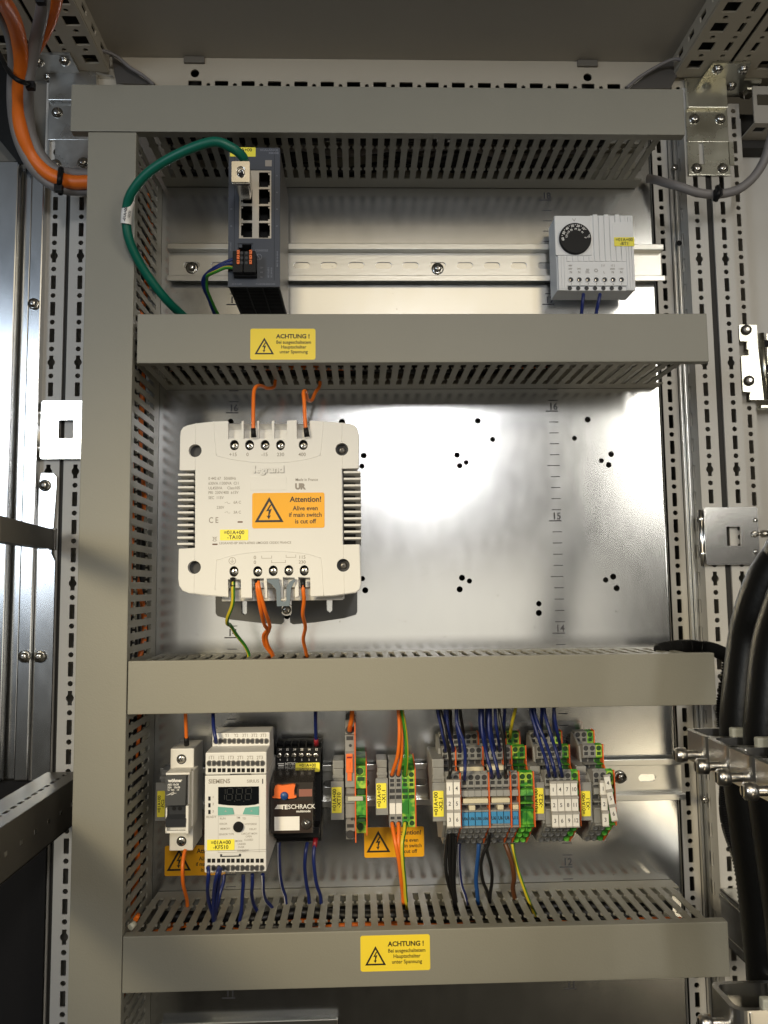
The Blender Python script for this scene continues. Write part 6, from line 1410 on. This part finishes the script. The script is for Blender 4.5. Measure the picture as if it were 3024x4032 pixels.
# left bars
p0_ = A('LA', 462, 850, -12); p1_ = A('LA', 470, 1020, -12)
p2 = AX('LA', 0, 725, p0_.x-1); 
lb = thing('support_rail', 'grey metal bar entering from the left edge, below the bright left sheet', 'support rail', (p0_.x, -100, p1_.z))
mb = MB(); Y_far = -120
f0, f1 = A('LA', 0, 728, -210), A('LA', 0, 950, -210)
vs = []
t_ = 12
for (pt_, pb_) in ((p0_, p1_), (f0, f1)): vs += [pt_, pb_, pb_+Vector((-t_, 0, 0)), pt_+Vector((-t_, 0, 0))]
mb.add(vs, [(0,1,2,3), (4,7,6,5), (0,4,5,1), (3,2,6,7), (0,3,7,4), (1,5,6,2)]); part(mb, 'bar', ['dullm'], lb)
mb = MB(); d_ = (f0-p0_).normalized(); mb.lathe(A('LA', 337, 953, -56), (1,-.3,0), [(2.2,0),(2.2,.6),(0,.7)], 0, 14); part(mb, 'rivet', ['dsteel'], lb)
mb = MB(); mb.box(p0_.x-3, p0_.x+2.5, p0_.y-1, p0_.y+3, p1_.z-1, p0_.z+1, 0, .5); part(mb, 'end_foot', ['dsteel'], lb)
XR = -418
e0 = AX('BL', 405, 845, XR-26); zt_ = AX('BL', 200, 968, XR).z; zb_ = AX('BL', 200, 1262, XR).z
rr_ = thing('support_rail', 'dark perforated rail crossing the lower left corner towards the viewer', 'support rail', (XR, -150, zb_))
mb = MB(); mb.box(XR-1.6, XR, -420, 0, zb_, zt_, 0, .4); mb.box(XR-30, XR, -420, 0, zb_, zb_+1.5, 0, .3); part(mb, 'side_face', ['dullm'], rr_)
mb = MB(); mb.prism(hor(0, 0, zt_), rect(XR-32, XR-.4, -420, 0), -1.5, .2, 0, [rrect(3.2, 8, .8, XR-13, -12.5-12.5*k, 2) for k in range(32)]); part(mb, 'top_face', ['dullm'], rr_)
mb = MB()
for k in range(14): mb.box(XR, XR+.3, -32-25*k, -28-25*k, (zt_+zb_)/2-2, (zt_+zb_)/2+1)
part(mb, 'press_marks', ['zinc'], rr_)

# ================================================================== heavy cables and clamps at the right
HC = 'heavy black cables at the right edge'
def LE(k, x, y, Y, rr):                    # centre from the left silhouette edge
    p = A(k, x, y, Y); return Vector((p.x+rr, Y, p.z))
rc = 13.5
hp = [('R1',1640,960),('R1',1560,1100),('R1',1430,1290),('R1',1325,1560),('R1',1262,1850),('BR',498,400),('BR',492,560),('BR',505,760),('BR',520,900),('BR',560,1200),('BR',600,1500),('BR',628,1780),('BR',655,2000),('BR',690,2300)]
c1_ = [LE(k, x, y, -232+ (0 if i > 3 else -6*(4-i)), rc) for i, (k, x, y) in enumerate(hp)]
c1_ = [c1_[0]+Vector((26, -10, 36))]+c1_
for j, (dx, dy, tx) in enumerate(((0, 0, 'rearmost, leftmost of the heavy black cables at the right'), (1, -28, 'middle one of the heavy black cables at the right'), (2, -56, 'nearest heavy black cable, cut by the right edge of the photo'))):
    mb = MB(); mb.tube([p+Vector((dx + (j*3 if i < 5 else 0), dy, j*4 if i < 5 else 0)) for i, p in enumerate(c1_)], rc, 0, 24, sub=8); solo(mb, 'power_cable', ['rubber'], tx, 'cable', HC)
def clamp(p, tx, pad=True, scr2=True):
    root = thing('cable_clamp', tx, 'cable clamp', p, 'metal cable clamps around the heavy cables')
    R_ = rc+2.0; h = 17
    mb = MB(); XL = p.x-28.2; XRr = p.x+R_+1; dd = R_+.5; h = 18
    def loop(off):
        a0, a1, b0_, b1_ = XL+off, XRr-off, p.y-dd+off, p.y+dd-off; o_ = []
        for cx_, cy_, an, r_ in ((a1-dd*.9, b1_-dd*.9, 0, dd*.9-off), (a0+6, b1_-6, 90, 6-off), (a0+7, b0_+7, 180, 7-off), (a1-dd*.9, b0_+dd*.9, 270, dd*.9-off)):
            for k_ in range(7): t_ = radians(an+15*k_); o_.append((cx_+r_*cos(t_), cy_+r_*sin(t_)))
        return o_
    Lo, Li = loop(0), loop(1.6); m_ = len(Lo); vs = []
    for L_ in (Lo, Li):
        for x_, y_ in L_: vs += [(x_, y_, p.z-h/2), (x_, y_, p.z+h/2)]
    for i in range(m_):
        j = (i+1) % m_; o_ = 2*m_
        mb.add([vs[2*i], vs[2*j], vs[2*j+1], vs[2*i+1]], [(0,1,2,3)], 0, False); mb.add([vs[o_+2*i], vs[o_+2*j], vs[o_+2*j+1], vs[o_+2*i+1]], [(0,1,2,3)], 0, False)
        mb.add([vs[2*i+1], vs[2*j+1], vs[o_+2*j+1], vs[o_+2*i+1]], [(0,1,2,3)], 0); mb.add([vs[2*i], vs[2*j], vs[o_+2*j], vs[o_+2*i]], [(0,1,2,3)], 0)
    mb.box(XL+8, XL+9.2, p.y-dd-.7, p.y-dd+.3, p.z-h/2+2, p.z+h/2-1, 0, .3)
    mb.lathe((XL+9, p.y-dd, p.z-3), (0,-1,0), [(3.2,0),(3,.9),(1.6,1.5),(0,1.6)], 0, 16)
    part(mb, 'strap', ['clampm'], root)
    mb = MB(); zc = p.z-h*.18
    x0_ = XL-14
    mb.lathe((x0_, p.y-3, zc), (1,0,0), [(0,0),(2.6,0),(4.2,1.2),(4.4,3),(4.4,6.5),(2.2,6.7)]+[(2.2 if i % 2 else 2.65, 6.8+i*.55) for i in range(16)]+[(0,15.8)], 0, 18)
    mb.fbox(Fr((x0_-.1, p.y-3, zc), (0,0,1), (0,1,0), (-1,0,0)), -2.6, 2.6, -.5, .5, -.2, .15, 1); part(mb, 'screw', ['brass', 'dark'], root)
    if pad: mb = MB(); mb.box(p.x-12.5, p.x+2.5, p.y-rc-1.8, p.y-rc+3, p.z-h/2+1, p.z+h/2+5, 0, 1.2); part(mb, 'pad', ['clampw'], root)
    return root
mat_b = mat('screw_brassy', (.70,.68,.65), .28, 1, .15, 300); M['brass'] = mat_b
M['clampm'] = mat('clamp_steel', (.74,.73,.71), .30, 1, .05, 60)
K['Z0'] = (0, 0, 1)
z0_ = A('Z0', 2738, 2946, -232)
for i, Y in enumerate((-232, -262, -288, -317)):
    clamp(Vector((z0_.x+28.2, Y, z0_.z)), ('rearmost of the four metal cable clamps, its screw reaching furthest left', 'second metal cable clamp from the rear at the right side', 'third metal cable clamp from the rear at the right side', 'nearest metal cable clamp, mostly cut off by the right edge')[i])
z1_ = A('Z0', 2841, 3990, -262)
clamp(Vector((z1_.x+28.2, -262, z1_.z)), 'metal cable clamp in the lower right corner of the photo')
# corrugated tube from the third duct
mb = MB(); pts = [A('R1', 640, 1905, -40), A('R1', 760, 1880, -34), A('R1', 900, 1868, -30), A('R1', 1050, 1880, -34), A('R1', 1180, 1920, -44), A('R1', 1260, 2000, -52), A('CL', 900, 60, -56), A('CL', 905, 400, -60), A('CL', 930, 900, -62), A('CL', 960, 1400, -62), A('CL', 950, 1800, -60), A('CL', 1000, 2200, -58), A('BR', 600, 1300, -56), A('BR', 640, 1600, -56)]
mb.tube(pts, 5.2, 0, 14, sub=26, rf=lambda t: 1.0+.14*(1 if int(t*320) % 2 else -1), smooth=False); solo(mb, 'corrugated_tube', ['black'], 'black corrugated tube leaving the right end of the third duct', 'tube')
# orange end inside the lowest duct corner, white ferrule
mb = MB(); mb.cyl(A('BL', 740, 1665, -88), A('BL', 765, 1640, -84), 2.3); ef = solo(mb, 'loose_wire_end', ['clampw'], 'pale wire end poking out at the left corner of the lowest duct', 'wire')
mb = MB(); mb.cyl(A('BL', 772, 1618, -78), A('BL', 786, 1592, -72), 1.8); part(mb, 'orange_core', ['wor'], ef)
# small things below the lowest duct
mb = MB(); p = A('B1', 0, 0, 0); 
for o in bpy.data.objects:
    if o.type == 'MESH' and not o.data.materials: print('no material', o.name)

for o in bpy.data.objects:
    if o.get('label') and not 4 <= len(o['label'].replace('-', ' ').replace('.', ' ').split()) <= 16: print('LABEL', o.name, len(o['label'].split()), o['label'])
